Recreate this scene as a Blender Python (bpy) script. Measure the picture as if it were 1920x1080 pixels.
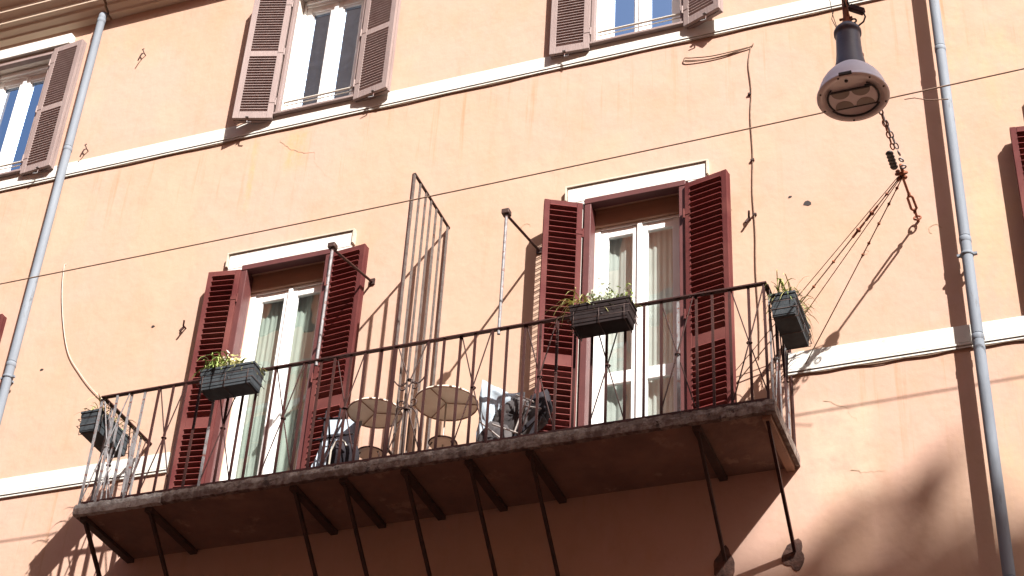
import bpy, math, random
from mathutils import Vector, Matrix
R = math.radians
random.seed(7)
S = bpy.context.scene
for o in list(bpy.data.objects): bpy.data.objects.remove(o)

# ------------------------------------------------------------------ camera
cam = bpy.data.cameras.new('camera'); co = bpy.data.objects.new('camera', cam)
S.collection.objects.link(co); S.camera = co
rt = Vector((0.9364796, 0.34723574, 0.04932841)); up = Vector((0.16856708, -0.56896261, 0.80490167)); fw = Vector((-0.30755664, 0.74545885, 0.59135439))
co.matrix_world = Matrix(((rt.x, up.x, -fw.x, 0), (rt.y, up.y, -fw.y, -10.8), (rt.z, up.z, -fw.z, 1.6), (0, 0, 0, 1)))
cam.sensor_width = 36; cam.lens = 36*3295.2/1920; cam.clip_start = 0.1; cam.clip_end = 2000
# ------------------------------------------------------------------ world, sun, exposure
SUN = Vector((1.02, -1.0, 1.26)).normalized()
w = bpy.data.worlds.new('World'); S.world = w; w.use_nodes = True
nt = w.node_tree; bg = nt.nodes['Background']; sk = nt.nodes.new('ShaderNodeTexSky')
sk.sky_type = 'NISHITA'; sk.sun_disc = False; sk.sun_elevation = math.asin(SUN.z); sk.sun_rotation = math.atan2(SUN.x, SUN.y)
sk.dust_density = 3.0; sk.air_density = 1.0; sk.ozone_density = 0.6
nt.links.new(sk.outputs[0], bg.inputs[0]); bg.inputs[1].default_value = 0.085
sl = bpy.data.lights.new('sun', 'SUN'); sl.energy = 4.8; sl.angle = R(0.55); sl.color = (1.0, 0.955, 0.90)
so = bpy.data.objects.new('sun', sl); S.collection.objects.link(so); so.rotation_euler = (-SUN).to_track_quat('-Z', 'Y').to_euler(); so.location = (20, -20, 40)
S.view_settings.view_transform = 'Standard'; S.view_settings.look = 'None'; S.view_settings.gamma = 1
S.view_settings.use_curve_mapping = False; S.view_settings.exposure = 1.48
S.render.engine = 'CYCLES'

# ------------------------------------------------------------------ materials
def mat(name, c1, c2=None, scale=6.0, rough=0.7, bump=0.0, bscale=40.0, metal=0.0, stretch=(1, 1, 1), lo=0.35, hi=0.65, spec=0.4, c3=None, s3=2.0, t3=0.6):
    m = bpy.data.materials.new(name); m.use_nodes = True; n = m.node_tree; b = n.nodes['Principled BSDF']
    b.inputs['Roughness'].default_value = rough; b.inputs['Metallic'].default_value = metal; b.inputs['Specular IOR Level'].default_value = spec
    tc = n.nodes.new('ShaderNodeTexCoord'); mp = n.nodes.new('ShaderNodeMapping'); mp.inputs['Scale'].default_value = stretch
    n.links.new(tc.outputs['Object'], mp.inputs[0])
    if c2 is None: c2 = tuple(x*0.8 for x in c1)
    no = n.nodes.new('ShaderNodeTexNoise'); no.inputs['Scale'].default_value = scale; no.inputs['Detail'].default_value = 6; no.inputs['Roughness'].default_value = 0.65
    n.links.new(mp.outputs[0], no.inputs[0])
    cr = n.nodes.new('ShaderNodeValToRGB'); cr.color_ramp.elements[0].position = lo; cr.color_ramp.elements[1].position = hi
    cr.color_ramp.elements[0].color = (*c1, 1); cr.color_ramp.elements[1].color = (*c2, 1)
    n.links.new(no.outputs['Fac'], cr.inputs[0]); out = cr.outputs[0]
    if c3 is not None:
        n3 = n.nodes.new('ShaderNodeTexNoise'); n3.inputs['Scale'].default_value = s3; n3.inputs['Detail'].default_value = 8; n3.inputs['Roughness'].default_value = 0.7
        n.links.new(mp.outputs[0], n3.inputs[0])
        r3 = n.nodes.new('ShaderNodeValToRGB'); r3.color_ramp.elements[0].position = t3; r3.color_ramp.elements[1].position = t3+0.06
        n.links.new(n3.outputs['Fac'], r3.inputs[0])
        mx = n.nodes.new('ShaderNodeMixRGB'); n.links.new(r3.outputs[0], mx.inputs[0]); n.links.new(out, mx.inputs[1]); mx.inputs[2].default_value = (*c3, 1); out = mx.outputs[0]
    n.links.new(out, b.inputs['Base Color'])
    if bump:
        nb = n.nodes.new('ShaderNodeTexNoise'); nb.inputs['Scale'].default_value = bscale; nb.inputs['Detail'].default_value = 5
        n.links.new(mp.outputs[0], nb.inputs[0]); bn = n.nodes.new('ShaderNodeBump'); bn.inputs['Strength'].default_value = bump; bn.inputs['Distance'].default_value = 0.01
        n.links.new(nb.outputs['Fac'], bn.inputs['Height']); n.links.new(bn.outputs[0], b.inputs['Normal'])
    return m

def wall_material():
    m = bpy.data.materials.new('painted_plaster'); m.use_nodes = True; n = m.node_tree; L = n.links.new; b = n.nodes['Principled BSDF']
    b.inputs['Roughness'].default_value = 0.92; b.inputs['Specular IOR Level'].default_value = 0.15
    tc = n.nodes.new('ShaderNodeTexCoord'); P = tc.outputs['Object']
    def noise(sc, det=5, rough=.6, stretch=(1, 1, 1), off=(0, 0, 0), dist=0.0):
        mp = n.nodes.new('ShaderNodeMapping'); mp.inputs['Scale'].default_value = stretch; mp.inputs['Location'].default_value = off; L(P, mp.inputs[0])
        t = n.nodes.new('ShaderNodeTexNoise'); t.inputs['Scale'].default_value = sc; t.inputs['Detail'].default_value = det; t.inputs['Roughness'].default_value = rough; t.inputs['Distortion'].default_value = dist
        L(mp.outputs[0], t.inputs[0]); return t.outputs['Fac']
    def ramp(x, a, c, ca=(0, 0, 0), cc=(1, 1, 1)):
        r = n.nodes.new('ShaderNodeValToRGB'); r.color_ramp.elements[0].position = a; r.color_ramp.elements[1].position = c
        r.color_ramp.elements[0].color = (*ca, 1); r.color_ramp.elements[1].color = (*cc, 1); L(x, r.inputs[0]); return r.outputs[0]
    def mix(f, a, c, mode='MIX'):
        x = n.nodes.new('ShaderNodeMixRGB'); x.blend_type = mode
        for i, v in enumerate((f, a, c)):
            if isinstance(v, (int, float)): x.inputs[i].default_value = v
            elif isinstance(v, tuple): x.inputs[i].default_value = (*v, 1)
            else: L(v, x.inputs[i])
        return x.outputs[0]
    def math_(op, a, c=0.0):
        x = n.nodes.new('ShaderNodeMath'); x.operation = op
        for i, v in enumerate((a, c)):
            if isinstance(v, (int, float)): x.inputs[i].default_value = v
            else: L(v, x.inputs[i])
        return x.outputs[0]
    sp = n.nodes.new('ShaderNodeSeparateXYZ'); L(P, sp.inputs[0]); X, Z = sp.outputs['X'], sp.outputs['Z']
    def band(v, c, wd, soft):       # 1 inside |v-c|<wd, fading over soft
        d = math_('ABSOLUTE', math_('SUBTRACT', v, c)); r = n.nodes.new('ShaderNodeMapRange'); r.interpolation_type = 'SMOOTHSTEP'
        L(d, r.inputs[0]); r.inputs[1].default_value = wd; r.inputs[2].default_value = wd+soft; r.inputs[3].default_value = 1; r.inputs[4].default_value = 0; return r.outputs[0]
    A, B, C_ = WALL_A, WALL_B, WALL_C
    col = mix(ramp(noise(.55, 6, .6), .42, .58), A, B)                              # large cream / pink drift
    col = mix(math_('MULTIPLY', ramp(noise(1.5, 7, .68, (1, 1, .6), (3, 0, 5)), .48, .68), .5), col, C_)
    col = mix(math_('MULTIPLY', ramp(noise(5, 8, .75, (1, 1, .5), (9, 0, 2)), .52, .75), .30), col, tuple(c*.78 for c in C_))
    col = mix(math_('MULTIPLY', ramp(noise(.9, 3, .5, (1, 1, 1), (7, 3, 9)), .56, .60), .35), col, (.47, .325, .235))      # faded repainted patches with a definite edge
    col = mix(math_('MULTIPLY', ramp(noise(2.6, 6, .7, (3.5, 1, .12), (4, 2, 6)), .58, .74), .16), col, (.34, .19, .10))   # long thin runs of dirt
    # rain streaks that start under the string courses
    st = ramp(noise(3.2, 5, .7, (2.4, 1, .09), (1, 0, 3)), .55, .72)
    fall = math_('MAXIMUM', band(Z, 12.15, .12, .55), band(Z, 8.55, .2, .55))
    col = mix(math_('MULTIPLY', math_('MULTIPLY', st, fall), .8), col, (.34, .19, .09))
    # two ochre drips under the middle window, one run of damp beside the right pipe
    dr = math_('MULTIPLY', band(X, -7.16, .012, .035), band(Z, 12.1, .25, .35))
    dr2 = math_('MULTIPLY', band(X, -6.72, .05, .12), band(Z, 12.25, .12, .22))
    dn = ramp(noise(12, 6, .8, (1, 1, .4)), .38, .6)
    col = mix(math_('MULTIPLY', math_('MULTIPLY', math_('MAXIMUM', dr, dr2), dn), .6), col, (.50, .28, .12))
    gp = math_('MULTIPLY', band(X, -9.0, .15, .25), math_('MULTIPLY', band(Z, 14.2, .1, .25), ramp(noise(9, 6, .7), .42, .62)))
    col = mix(math_('MULTIPLY', gp, .5), col, (.40, .30, .20))
    # plaster repair beside the right end of the balcony
    pr = math_('MULTIPLY', band(X, -1.85, .16, .16), band(Z, 8.2, .3, .2))
    col = mix(math_('MULTIPLY', math_('MULTIPLY', pr, ramp(noise(4, 6, .7, (1, 1, 1), (5, 1, 1)), .35, .6)), .6), col, (.50, .39, .29))
    rr = math_('MULTIPLY', band(X, -.35, .35, .3), ramp(noise(2.2, 7, .75, (1.5, 1, .6), (2, 2, 2)), .46, .66))
    col = mix(math_('MULTIPLY', rr, .4), col, (.52, .35, .20))
    L(col, b.inputs['Base Color'])
    h = math_('ADD', math_('MULTIPLY', noise(1.6, 4), 2.2), math_('ADD', math_('MULTIPLY', noise(9, 6, .6, (1, 1, .7)), .5), math_('MULTIPLY', noise(110, 3), .06)))
    bn = n.nodes.new('ShaderNodeBump'); bn.inputs['Strength'].default_value = .32; bn.inputs['Distance'].default_value = .02; L(h, bn.inputs['Height']); L(bn.outputs[0], b.inputs['Normal'])
    return m
WALL_A, WALL_B, WALL_C = (.440, .296, .218), (.460, .300, .236), (.418, .264, .168)

def glass(name, tint, refl, mirror=(.95, .97, 1)):
    m = bpy.data.materials.new(name); m.use_nodes = True; n = m.node_tree; L = n.links.new; n.nodes.remove(n.nodes['Principled BSDF'])
    o = n.nodes['Material Output']; t = n.nodes.new('ShaderNodeBsdfTransparent'); t.inputs[0].default_value = (*tint, 1)
    g = n.nodes.new('ShaderNodeBsdfGlossy'); g.inputs['Roughness'].default_value = 0.012; g.inputs[0].default_value = (*mirror, 1)
    fr = n.nodes.new('ShaderNodeFresnel'); fr.inputs[0].default_value = 1.5
    ma = n.nodes.new('ShaderNodeMath'); ma.operation = 'MULTIPLY_ADD'; L(fr.outputs[0], ma.inputs[0]); ma.inputs[1].default_value = 1.4; ma.inputs[2].default_value = refl; ma.use_clamp = True
    ge = n.nodes.new('ShaderNodeNewGeometry'); iv = n.nodes.new('ShaderNodeMath'); iv.operation = 'SUBTRACT'; iv.inputs[0].default_value = 1; L(ge.outputs['Backfacing'], iv.inputs[1])
    mf = n.nodes.new('ShaderNodeMath'); mf.operation = 'MULTIPLY'; L(ma.outputs[0], mf.inputs[0]); L(iv.outputs[0], mf.inputs[1])
    x = n.nodes.new('ShaderNodeMixShader'); L(mf.outputs[0], x.inputs[0]); L(t.outputs[0], x.inputs[1]); L(g.outputs[0], x.inputs[2]); L(x.outputs[0], o.inputs[0])
    nz = n.nodes.new('ShaderNodeTexNoise'); nz.inputs['Scale'].default_value = 1.6; tc = n.nodes.new('ShaderNodeTexCoord'); L(tc.outputs['Object'], nz.inputs[0])
    bn = n.nodes.new('ShaderNodeBump'); bn.inputs['Strength'].default_value = .16; bn.inputs['Distance'].default_value = .02; L(nz.outputs['Fac'], bn.inputs['Height']); L(bn.outputs[0], g.inputs['Normal'])
    return m

M = {}
M['wall'] = wall_material()
M['trim'] = mat('white_stucco', (0.623, 0.616, 0.584), (0.545, 0.522, 0.467), 3, .8, .25, 60, c3=(0.428, 0.374, 0.296), s3=5, t3=.66)
M['trim_grey'] = mat('moulding_stone', (0.508, 0.443, 0.361), (0.410, 0.344, 0.271), 4, .85, .2, 50)
M['cornice'] = mat('cornice_plaster', (0.541, 0.443, 0.344), (0.492, 0.394, 0.303), 2, .9, .25, 40, stretch=(.3, 1, 1))
M['shutter_red'] = mat('oxblood_paint', (.082, .021, .021), (.098, .030, .028), 9, .7, .15, 90, stretch=(1, 1, .3), spec=.06, c3=(0.123, 0.045, 0.041), s3=14, t3=.66)
M['slat_red'] = mat('oxblood_slat_paint', (0.117, 0.022, 0.021), (0.144, 0.033, 0.031), 7, .65, .1, 60, spec=.1)
M['shutter_pink'] = mat('faded_mauve_paint', (0.254, 0.193, 0.180), (0.213, 0.156, 0.146), 7, .7, .25, 70, stretch=(1, 1, .25), c3=(0.139, 0.094, 0.082), s3=22, t3=.66)
M['slat_pink'] = mat('faded_slat_paint', (0.347, 0.273, 0.257), (0.284, 0.210, 0.200), 12, .7, .15, 60)
def vary(m, amt, dust):      # every slat a little different; dusty fade on some
    n = m.node_tree; b = n.nodes['Principled BSDF']; src = b.inputs['Base Color'].links[0].from_socket
    oi = n.nodes.new('ShaderNodeObjectInfo'); mr = n.nodes.new('ShaderNodeMapRange'); mr.inputs[3].default_value = 1-amt; mr.inputs[4].default_value = 1+amt; n.links.new(oi.outputs['Random'], mr.inputs[0])
    hs = n.nodes.new('ShaderNodeHueSaturation'); n.links.new(src, hs.inputs['Color']); n.links.new(mr.outputs[0], hs.inputs['Value'])
    n3 = n.nodes.new('ShaderNodeTexNoise'); n3.inputs['Scale'].default_value = 2.3; n3.inputs['Detail'].default_value = 6; tg = n.nodes.new('ShaderNodeNewGeometry'); n.links.new(tg.outputs['Position'], n3.inputs[0])
    r = n.nodes.new('ShaderNodeValToRGB'); r.color_ramp.elements[0].position = .45; r.color_ramp.elements[1].position = .75; r.color_ramp.elements[1].color = (.45, .45, .45, 1); n.links.new(n3.outputs['Fac'], r.inputs[0])
    mx = n.nodes.new('ShaderNodeMixRGB'); n.links.new(r.outputs[0], mx.inputs[0]); n.links.new(hs.outputs[0], mx.inputs[1]); mx.inputs[2].default_value = (*dust, 1); n.links.new(mx.outputs[0], b.inputs['Base Color'])
vary(M['slat_red'], .22, (.24, .10, .085)); vary(M['shutter_red'], .10, (.21, .085, .07))
M['frame_red'] = mat('red_brown_frame', (0.102, 0.033, 0.031), (0.082, 0.026, 0.025), 8, .5, .15, 80)
M['white_paint'] = mat('white_window_paint', (.84, .85, .84), (.78, .78, .76), 5, .35, .05, 60, spec=.5)
M['reveal'] = mat('white_reveal', (.74, .71, .66), (.64, .58, .50), 3, .8, .15, 40)
M['brown_wood'] = mat('wood_and_shade_brown', (.30, .17, .11), (.24, .13, .085), 5, .6, .2, 40, stretch=(.3, 1, 3))  # brown wood; on the door headers it also carries the shade tone
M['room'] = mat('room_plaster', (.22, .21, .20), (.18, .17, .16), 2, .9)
M['curtain'] = mat('sheer_curtain', (.82, .82, .79), (.66, .66, .63), 2, .9, 0)
M['curtain_mint'] = mat('mint_curtain', (.66, .70, .64), (.53, .57, .52), 2, .9, 0)
M['drape'] = mat('grey_brown_drape', (.30, .26, .24), (.12, .10, .10), 5, .9, 0, stretch=(1, 1, .35))
M['glass'] = glass('window_glass', (.86, .89, .88), .24)
M['glass_dark'] = glass('upper_window_glass', (.55, .58, .64), .50, (.62, .78, 1))
M['iron'] = mat('rusty_red_iron', (0.045, 0.014, 0.011), (0.029, 0.011, 0.010), 14, .6, .3, 120, spec=.2, c3=(0.107, 0.041, 0.025), s3=25, t3=.66)
M['iron_pale'] = mat('flaking_grey_iron', (0.221, 0.221, 0.230), (0.139, 0.123, 0.123), 18, .6, .3, 120, metal=.2, c3=(0.123, 0.041, 0.029), s3=22, t3=.55)
M['iron_mid'] = mat('brown_grey_iron', (.15, .125, .115), (.09, .07, .062), 16, .6, .3, 120, metal=.2, c3=(.10, .04, .025), s3=22, t3=.58)
M['iron_dark'] = mat('dark_iron', (.055, .028, .022), (.035, .018, .015), 12, .6, .3, 100, metal=.2)
M['rust'] = mat('orange_rust', (.25, .075, .03), (.13, .04, .02), 20, .8, .3, 120)
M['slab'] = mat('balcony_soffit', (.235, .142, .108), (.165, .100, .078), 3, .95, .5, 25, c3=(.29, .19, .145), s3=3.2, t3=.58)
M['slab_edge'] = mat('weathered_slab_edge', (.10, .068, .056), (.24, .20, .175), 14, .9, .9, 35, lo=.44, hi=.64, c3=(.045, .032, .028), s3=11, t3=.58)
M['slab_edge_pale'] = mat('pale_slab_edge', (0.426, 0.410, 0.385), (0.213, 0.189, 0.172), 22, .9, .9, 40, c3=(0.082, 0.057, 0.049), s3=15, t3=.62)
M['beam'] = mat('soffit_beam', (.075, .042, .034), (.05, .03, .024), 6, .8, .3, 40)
M['pipe'] = mat('galvanised_pipe_paint', (0.200, 0.225, 0.258), (0.150, 0.170, 0.200), 3, .7, .25, 30, stretch=(1, 1, .2), spec=.15, c3=(0.098, 0.098, 0.102), s3=7, t3=.60)
M['planter_grey'] = mat('grey_planter_plastic', (0.030, 0.036, 0.041), (0.051, 0.059, 0.066), 9, .75, .1, 60, spec=.15)
M['planter_dark'] = mat('dark_brown_planter', (0.016, 0.011, 0.011), (0.026, 0.019, 0.019), 9, .8, .1, 60, spec=.1)
M['soil'] = mat('potting_soil', (.05, .035, .025), (.03, .02, .015), 30, .95, .6, 60)
M['leaf'] = mat('leaf_green', (.17, .25, .06), (.25, .30, .09), 8, .5, 0)
M['leaf_dry'] = mat('leaf_straw', (.46, .40, .17), (.34, .36, .12), 8, .6, 0)
M['leaf_pale'] = mat('leaf_silver', (.42, .46, .34), (.30, .36, .24), 8, .6, 0)
M['bloom'] = mat('white_bloom', (.72, .70, .62), (.60, .62, .46), 15, .6, 0)
M['lamp_neck'] = mat('navy_lamp_enamel', (.07, .07, .10), (.10, .10, .13), 6, .45, .1, 60, c3=(.10, .045, .035), s3=12, t3=.66)
M['lamp_dome'] = mat('grey_lamp_enamel', (.72, .72, .80), (.62, .62, .70), 5, .4, .08, 60, c3=(.15, .14, .15), s3=14, t3=.68)
M['lamp_face'] = mat('lamp_underside', (.80, .72, .67), (.72, .64, .60), 6, .5, .1, 60, c3=(.20, .15, .13), s3=12, t3=.68)
M['lamp_lens'] = mat('lamp_lens_cover', (.88, .82, .78), (.82, .75, .72), 9, .25, 0)
M['lamp_cup'] = mat('lamp_reflector_cup', (.34, .29, .24), (.28, .24, .20), 9, .4, 0)
M['black'] = mat('black_gasket', (.02, .016, .016), (.03, .022, .02), 9, .6, 0)
M['cream'] = mat('cream_enamel', (.80, .74, .64), (.70, .63, .53), 5, .6, .1, 40, c3=(.55, .46, .37), s3=5, t3=.66)
M['canvas'] = mat('pale_blue_canvas', (.40, .46, .52), (.32, .38, .44), 8, .8, .1, 80)
M['black_fabric'] = mat('black_nylon', (.018, .016, .020), (.032, .028, .032), 8, .8, .3, 30, spec=.08)
M['tarp'] = mat('charcoal_tarp', (.045, .040, .042), (.085, .076, .076), 6, .85, .4, 20, spec=.1)
M['chrome'] = mat('worn_steel_tube', (.50, .47, .44), (.35, .30, .28), 20, .35, 0, metal=.6)
M['cable_white'] = mat('white_cable', (.50, .47, .42), (.42, .38, .32), 20, .6, 0)
M['cable_brown'] = mat('old_brown_cable', (.15, .095, .065), (.24, .16, .11), 25, .8, 0)
M['crack'] = mat('crack_dirt', (.30, .20, .13), (.44, .31, .21), 30, .95, 0)
M['cobble'] = mat('warm_paving', (.42, .24, .155), (.32, .18, .12), 8, .85, .6, 9)
M['opposite'] = mat('opposite_red_ochre', (.66, .33, .19), (.58, .28, .16), 1.5, .9, .2, 20)
M['opp_dark'] = mat('opposite_shutters', (.07, .05, .045), (.05, .04, .035), 4, .7, 0)
M['opp_roof'] = mat('opposite_roof_tile', (.30, .14, .08), (.22, .10, .06), 4, .9, .5, 12)
M['opp_plant'] = mat('roof_terrace_leaves', (.05, .09, .025), (.08, .12, .04), 4, .8, 0)
M['mortar'] = mat('dark_anchor_patch', (.12, .06, .045), (.045, .025, .02), 14, .95, .9, 30)

# ------------------------------------------------------------------ mesh helpers
class MB:
    def __init__(s): s.v = []; s.f = []; s.sm = []
    def add(s, vs, fs, smooth=False):
        o = len(s.v); s.v += [tuple(v) for v in vs]; s.f += [tuple(i+o for i in f) for f in fs]; s.sm += [smooth]*len(fs); return s
    def box(s, x0, x1, y0, y1, z0, z1, T=None):
        vs = [Vector((x, y, z)) for z in (z0, z1) for y in (y0, y1) for x in (x0, x1)]
        if T is not None: vs = [T @ v for v in vs]
        return s.add(vs, [(0, 2, 3, 1), (4, 5, 7, 6), (0, 1, 5, 4), (2, 6, 7, 3), (0, 4, 6, 2), (1, 3, 7, 5)])
    def bar(s, a, b, wx, wy, upv=(0, 0, 1)):       # rectangular bar from a to b
        a, b = Vector(a), Vector(b); d = (b-a); L = d.length; d.normalize(); u = Vector(upv)
        if abs(d.dot(u)) > .98: u = Vector((1, 0, 0))
        x = d.cross(u).normalized(); y = x.cross(d).normalized(); vs = []
        for p in (a, b):
            for sx, sy in ((-1, -1), (1, -1), (1, 1), (-1, 1)): vs.append(p+x*sx*wx/2+y*sy*wy/2)
        return s.add(vs, [(3, 2, 1, 0), (4, 5, 6, 7), (0, 1, 5, 4), (1, 2, 6, 5), (2, 3, 7, 6), (3, 0, 4, 7)])
    def tube(s, pts, r, n=6, cap=True, r2=None):
        pts = [Vector(p) for p in pts]; rings = []; prev = None
        for i, p in enumerate(pts):
            d = (pts[min(i+1, len(pts)-1)]-pts[max(i-1, 0)]).normalized()
            if prev is None:
                u = Vector((0, 0, 1)) if abs(d.z) < .9 else Vector((1, 0, 0)); x = d.cross(u).normalized()
            else: x = (prev-d*prev.dot(d)).normalized()
            prev = x; y = d.cross(x); rr = r if r2 is None else r+(r2-r)*i/(len(pts)-1)
            rings.append([p+(x*math.cos(2*math.pi*k/n)+y*math.sin(2*math.pi*k/n))*rr for k in range(n)])
        vs = [v for rg in rings for v in rg]; fs = []
        for i in range(len(pts)-1):
            for k in range(n): fs.append((i*n+k, i*n+(k+1) % n, (i+1)*n+(k+1) % n, (i+1)*n+k))
        s.add(vs, fs, n > 4)
        if cap: s.add(rings[0], [tuple(reversed(range(n)))]); s.add(rings[-1], [tuple(range(n))])
        return s
    def lathe(s, prof, c=(0, 0, 0), n=32, sx=1, sy=1, close=False):
        vs = [(c[0]+r*math.cos(2*math.pi*k/n)*sx, c[1]+r*math.sin(2*math.pi*k/n)*sy, c[2]+z) for r, z in prof for k in range(n)]; fs = []
        m = len(prof)
        for i in range(m-1):
            for k in range(n): fs.append((i*n+k, i*n+(k+1) % n, (i+1)*n+(k+1) % n, (i+1)*n+k))
        s.add(vs, fs, True); return s
    def disc(s, c, r, z, n=32, sy=1.0, down=True):
        vs = [(c[0]+r*math.cos(2*math.pi*k/n), c[1]+r*math.sin(2*math.pi*k/n)*sy, z) for k in range(n)]
        return s.add(vs, [tuple(reversed(range(n))) if down else tuple(range(n))])
    def torus(s, c, Rr, r, T=None, n=14, k=6, sx=1.0, sy=1.0):
        pts = []
        for i in range(n+1):
            a = 2*math.pi*i/n; p = Vector((Rr*sx*math.cos(a), Rr*sy*math.sin(a), 0)); p = (T @ p) if T is not None else p; pts.append(Vector(c)+p)
        return s.tube(pts, r, k, cap=False)
    def prism(s, poly, y0, y1, axis='y'):         # polygon in xz extruded in y
        n = len(poly); g = (lambda a, b, t: (a, t, b)) if axis == 'y' else ((lambda a, b, t: (t, a, b)) if axis == 'x' else (lambda a, b, t: (a, b, t)))
        vs = [g(a, b, y0) for a, b in poly]+[g(a, b, y1) for a, b in poly]
        return s.add(vs, [tuple(range(n)), tuple(reversed(range(n, 2*n)))]+[(i, i+n, (i+1) % n+n, (i+1) % n) for i in range(n)])
    def mesh(s, name, m):
        me = bpy.data.meshes.new(name); me.from_pydata(s.v, [], s.f); me.materials.append(m)
        for p, q in zip(me.polygons, s.sm): p.use_smooth = q
        me.update(); return me
    def build(s, name, m, parent=None, recalc=True, bevel=0):
        me = s.mesh(name, m)
        if recalc:
            import bmesh
            bm = bmesh.new(); bm.from_mesh(me); bmesh.ops.recalc_face_normals(bm, faces=bm.faces)
            bm.to_mesh(me); bm.free()
        o = bpy.data.objects.new(name, me); S.collection.objects.link(o)
        if parent is not None: o.parent = parent
        if bevel:
            b = o.modifiers.new('bevel', 'BEVEL'); b.width = bevel; b.segments = 2; b.limit_method = 'ANGLE'
        return o
def empty(name, loc=(0, 0, 0), label=None, cat=None, group=None):
    o = bpy.data.objects.new(name, None); S.collection.objects.link(o); o.location = loc; o.empty_display_size = .1
    return tag(o, label, cat, group)
def tag(o, label=None, cat=None, group=None, kind=None):
    if label: o['label'] = label
    if cat: o['category'] = cat
    if group: o['group'] = group
    if kind: o['kind'] = kind
    return o
def obj(name, me, parent, loc=(0, 0, 0), rot=(0, 0, 0)):
    o = bpy.data.objects.new(name, me); S.collection.objects.link(o); o.parent = parent; o.location = loc; o.rotation_euler = rot; return o

# ================================================================== SETTING
g = MB(); g.add([(-400, -400, 0), (400, -400, 0), (400, 400, 0), (-400, 400, 0)], [(0, 1, 2, 3)]); tag(g.build('street', M['cobble'], recalc=False), kind='structure')

# opposite building: shades the foot of the facade and shows in the panes
opp = empty('opposite_building', (0, -17, 0), 'tall shaded ochre house across the street, seen mirrored in the glass panes', 'building')
H = 27.95
MB().box(-45, 45, -12, 0, 0, H).build('wall', M['opposite'], opp)
rf = MB(); rf.add([(-45.4, .5, H+.01), (45.4, .5, H+.01), (45.4, .5, H+.18), (-45.4, .5, H+.18), (-45.4, -6, H+1.9), (45.4, -6, H+1.9), (-45.4, -12.5, H+.18), (45.4, -12.5, H+.18), (-45.4, -12.5, H+.01), (45.4, -12.5, H+.01)],
       [(0, 1, 2, 3), (3, 2, 5, 4), (4, 5, 7, 6), (6, 7, 9, 8), (0, 8, 9, 1), (0, 3, 4, 6, 8), (1, 9, 7, 5, 2)])
rf.build('roof', M['opp_roof'], opp)
for zc in (4.5, 8.5, 12.5, 16.5, 20.5, 24.8):
    for i in range(-11, 12):
        x = i*3.6+1.1; a = MB().box(x-.62, x+.62, 0.004, .06, zc-1.05, zc+1.05)
        wo = a.build('window', M['opp_dark'], opp)
        MB().box(x-.8, x+.8, .062, .16, zc+1.15, zc+1.32).build('lintel', M['trim'], wo)
MB().box(-45, 45, .004, .22, 22.4, 22.75).build('string_course', M['trim_grey'], opp)
MB().box(-21.5, -12.6, -9, -.3, H-.5, 35.2).build('added_reflection_block', M['trim_grey'], opp)  # unseen block added to darken the reflection in the middle upper window
for tx in (-19.6, -14.2): MB().box(tx-.5, tx+.5, -.296, -.24, 30.6, 32.4).build('window', M['opp_dark'], opp)  # dark openings on the added block
ter = MB()
for i in range(170):      # roof terrace foliage that breaks the shadow line
    cx = random.uniform(12.6, 19.5); top = .12+.75*max(0, math.sin((cx-14.9)*1.1))*random.random() + random.random()*.15
    c = Vector((cx, random.uniform(-.5, .3), H+.2+top*random.random())); 
    for k in range(5):
        d = Vector((random.uniform(-1, 1), random.uniform(-1, 1), random.uniform(-.4, 1)))*.17; e = d.cross(Vector((random.uniform(-1, 1), random.uniform(-1, 1), random.uniform(-1, 1)))).normalized()*.09
        ter.add([c-e, c+e, c+d*1.6+e, c+d*1.6-e], [(0, 1, 2, 3)])
tag(ter.build('roof_terrace_foliage', M['opp_plant'], opp, recalc=False), kind='stuff')

# ================================================================== THE FACADE
bld = empty('apartment_building', (0, 0, 0), 'cream orange stucco apartment building with white string courses and louvred shutters', 'building')
DO = [(-7.0, -6.2), (-3.78, -3.0), (.02, .82), (-10.72, -9.95)]          # french door openings
UP = [(-6.96, -6.19), (-3.79, -2.99), (-10.62, -9.86), (-.1, .7)]        # upper windows
holes = [(a, b, 8.2, 10.88) for a, b in DO]+[(a, b, 12.73, 14.36) for a, b in UP]
xs = sorted({-18, 8}|{h[0] for h in holes}|{h[1] for h in holes}); zs = sorted({0, 17.5, 8.2, 10.88, 12.73, 14.36})
wl = MB()
for i in range(len(xs)-1):
    for k in range(len(zs)-1):
        cx, cz = (xs[i]+xs[i+1])/2, (zs[k]+zs[k+1])/2
        if any(h[0] < cx < h[1] and h[2] < cz < h[3] for h in holes): continue
        wl.add([(xs[i], 0, zs[k]), (xs[i+1], 0, zs[k]), (xs[i+1], 0, zs[k+1]), (xs[i], 0, zs[k+1])], [(0, 1, 2, 3)])
for x0, x1, z0, z1 in holes:
    D = .38
    wl.add([(x0, 0, z0), (x0, D, z0), (x0, D, z1), (x0, 0, z1)], [(0, 1, 2, 3)]); wl.add([(x1, 0, z0), (x1, D, z0), (x1, D, z1), (x1, 0, z1)], [(3, 2, 1, 0)])
    wl.add([(x0, 0, z1), (x1, 0, z1), (x1, D, z1), (x0, D, z1)], [(0, 3, 2, 1)]); wl.add([(x0, 0, z0), (x1, 0, z0), (x1, D, z0), (x0, D, z0)], [(0, 1, 2, 3)])
wl.add([(-18, 0, 0), (-18, 14, 0), (-18, 14, 17.5), (-18, 0, 17.5)], [(0, 3, 2, 1)]); wl.add([(8, 0, 0), (8, 14, 0), (8, 14, 17.5), (8, 0, 17.5)], [(0, 1, 2, 3)])
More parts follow.
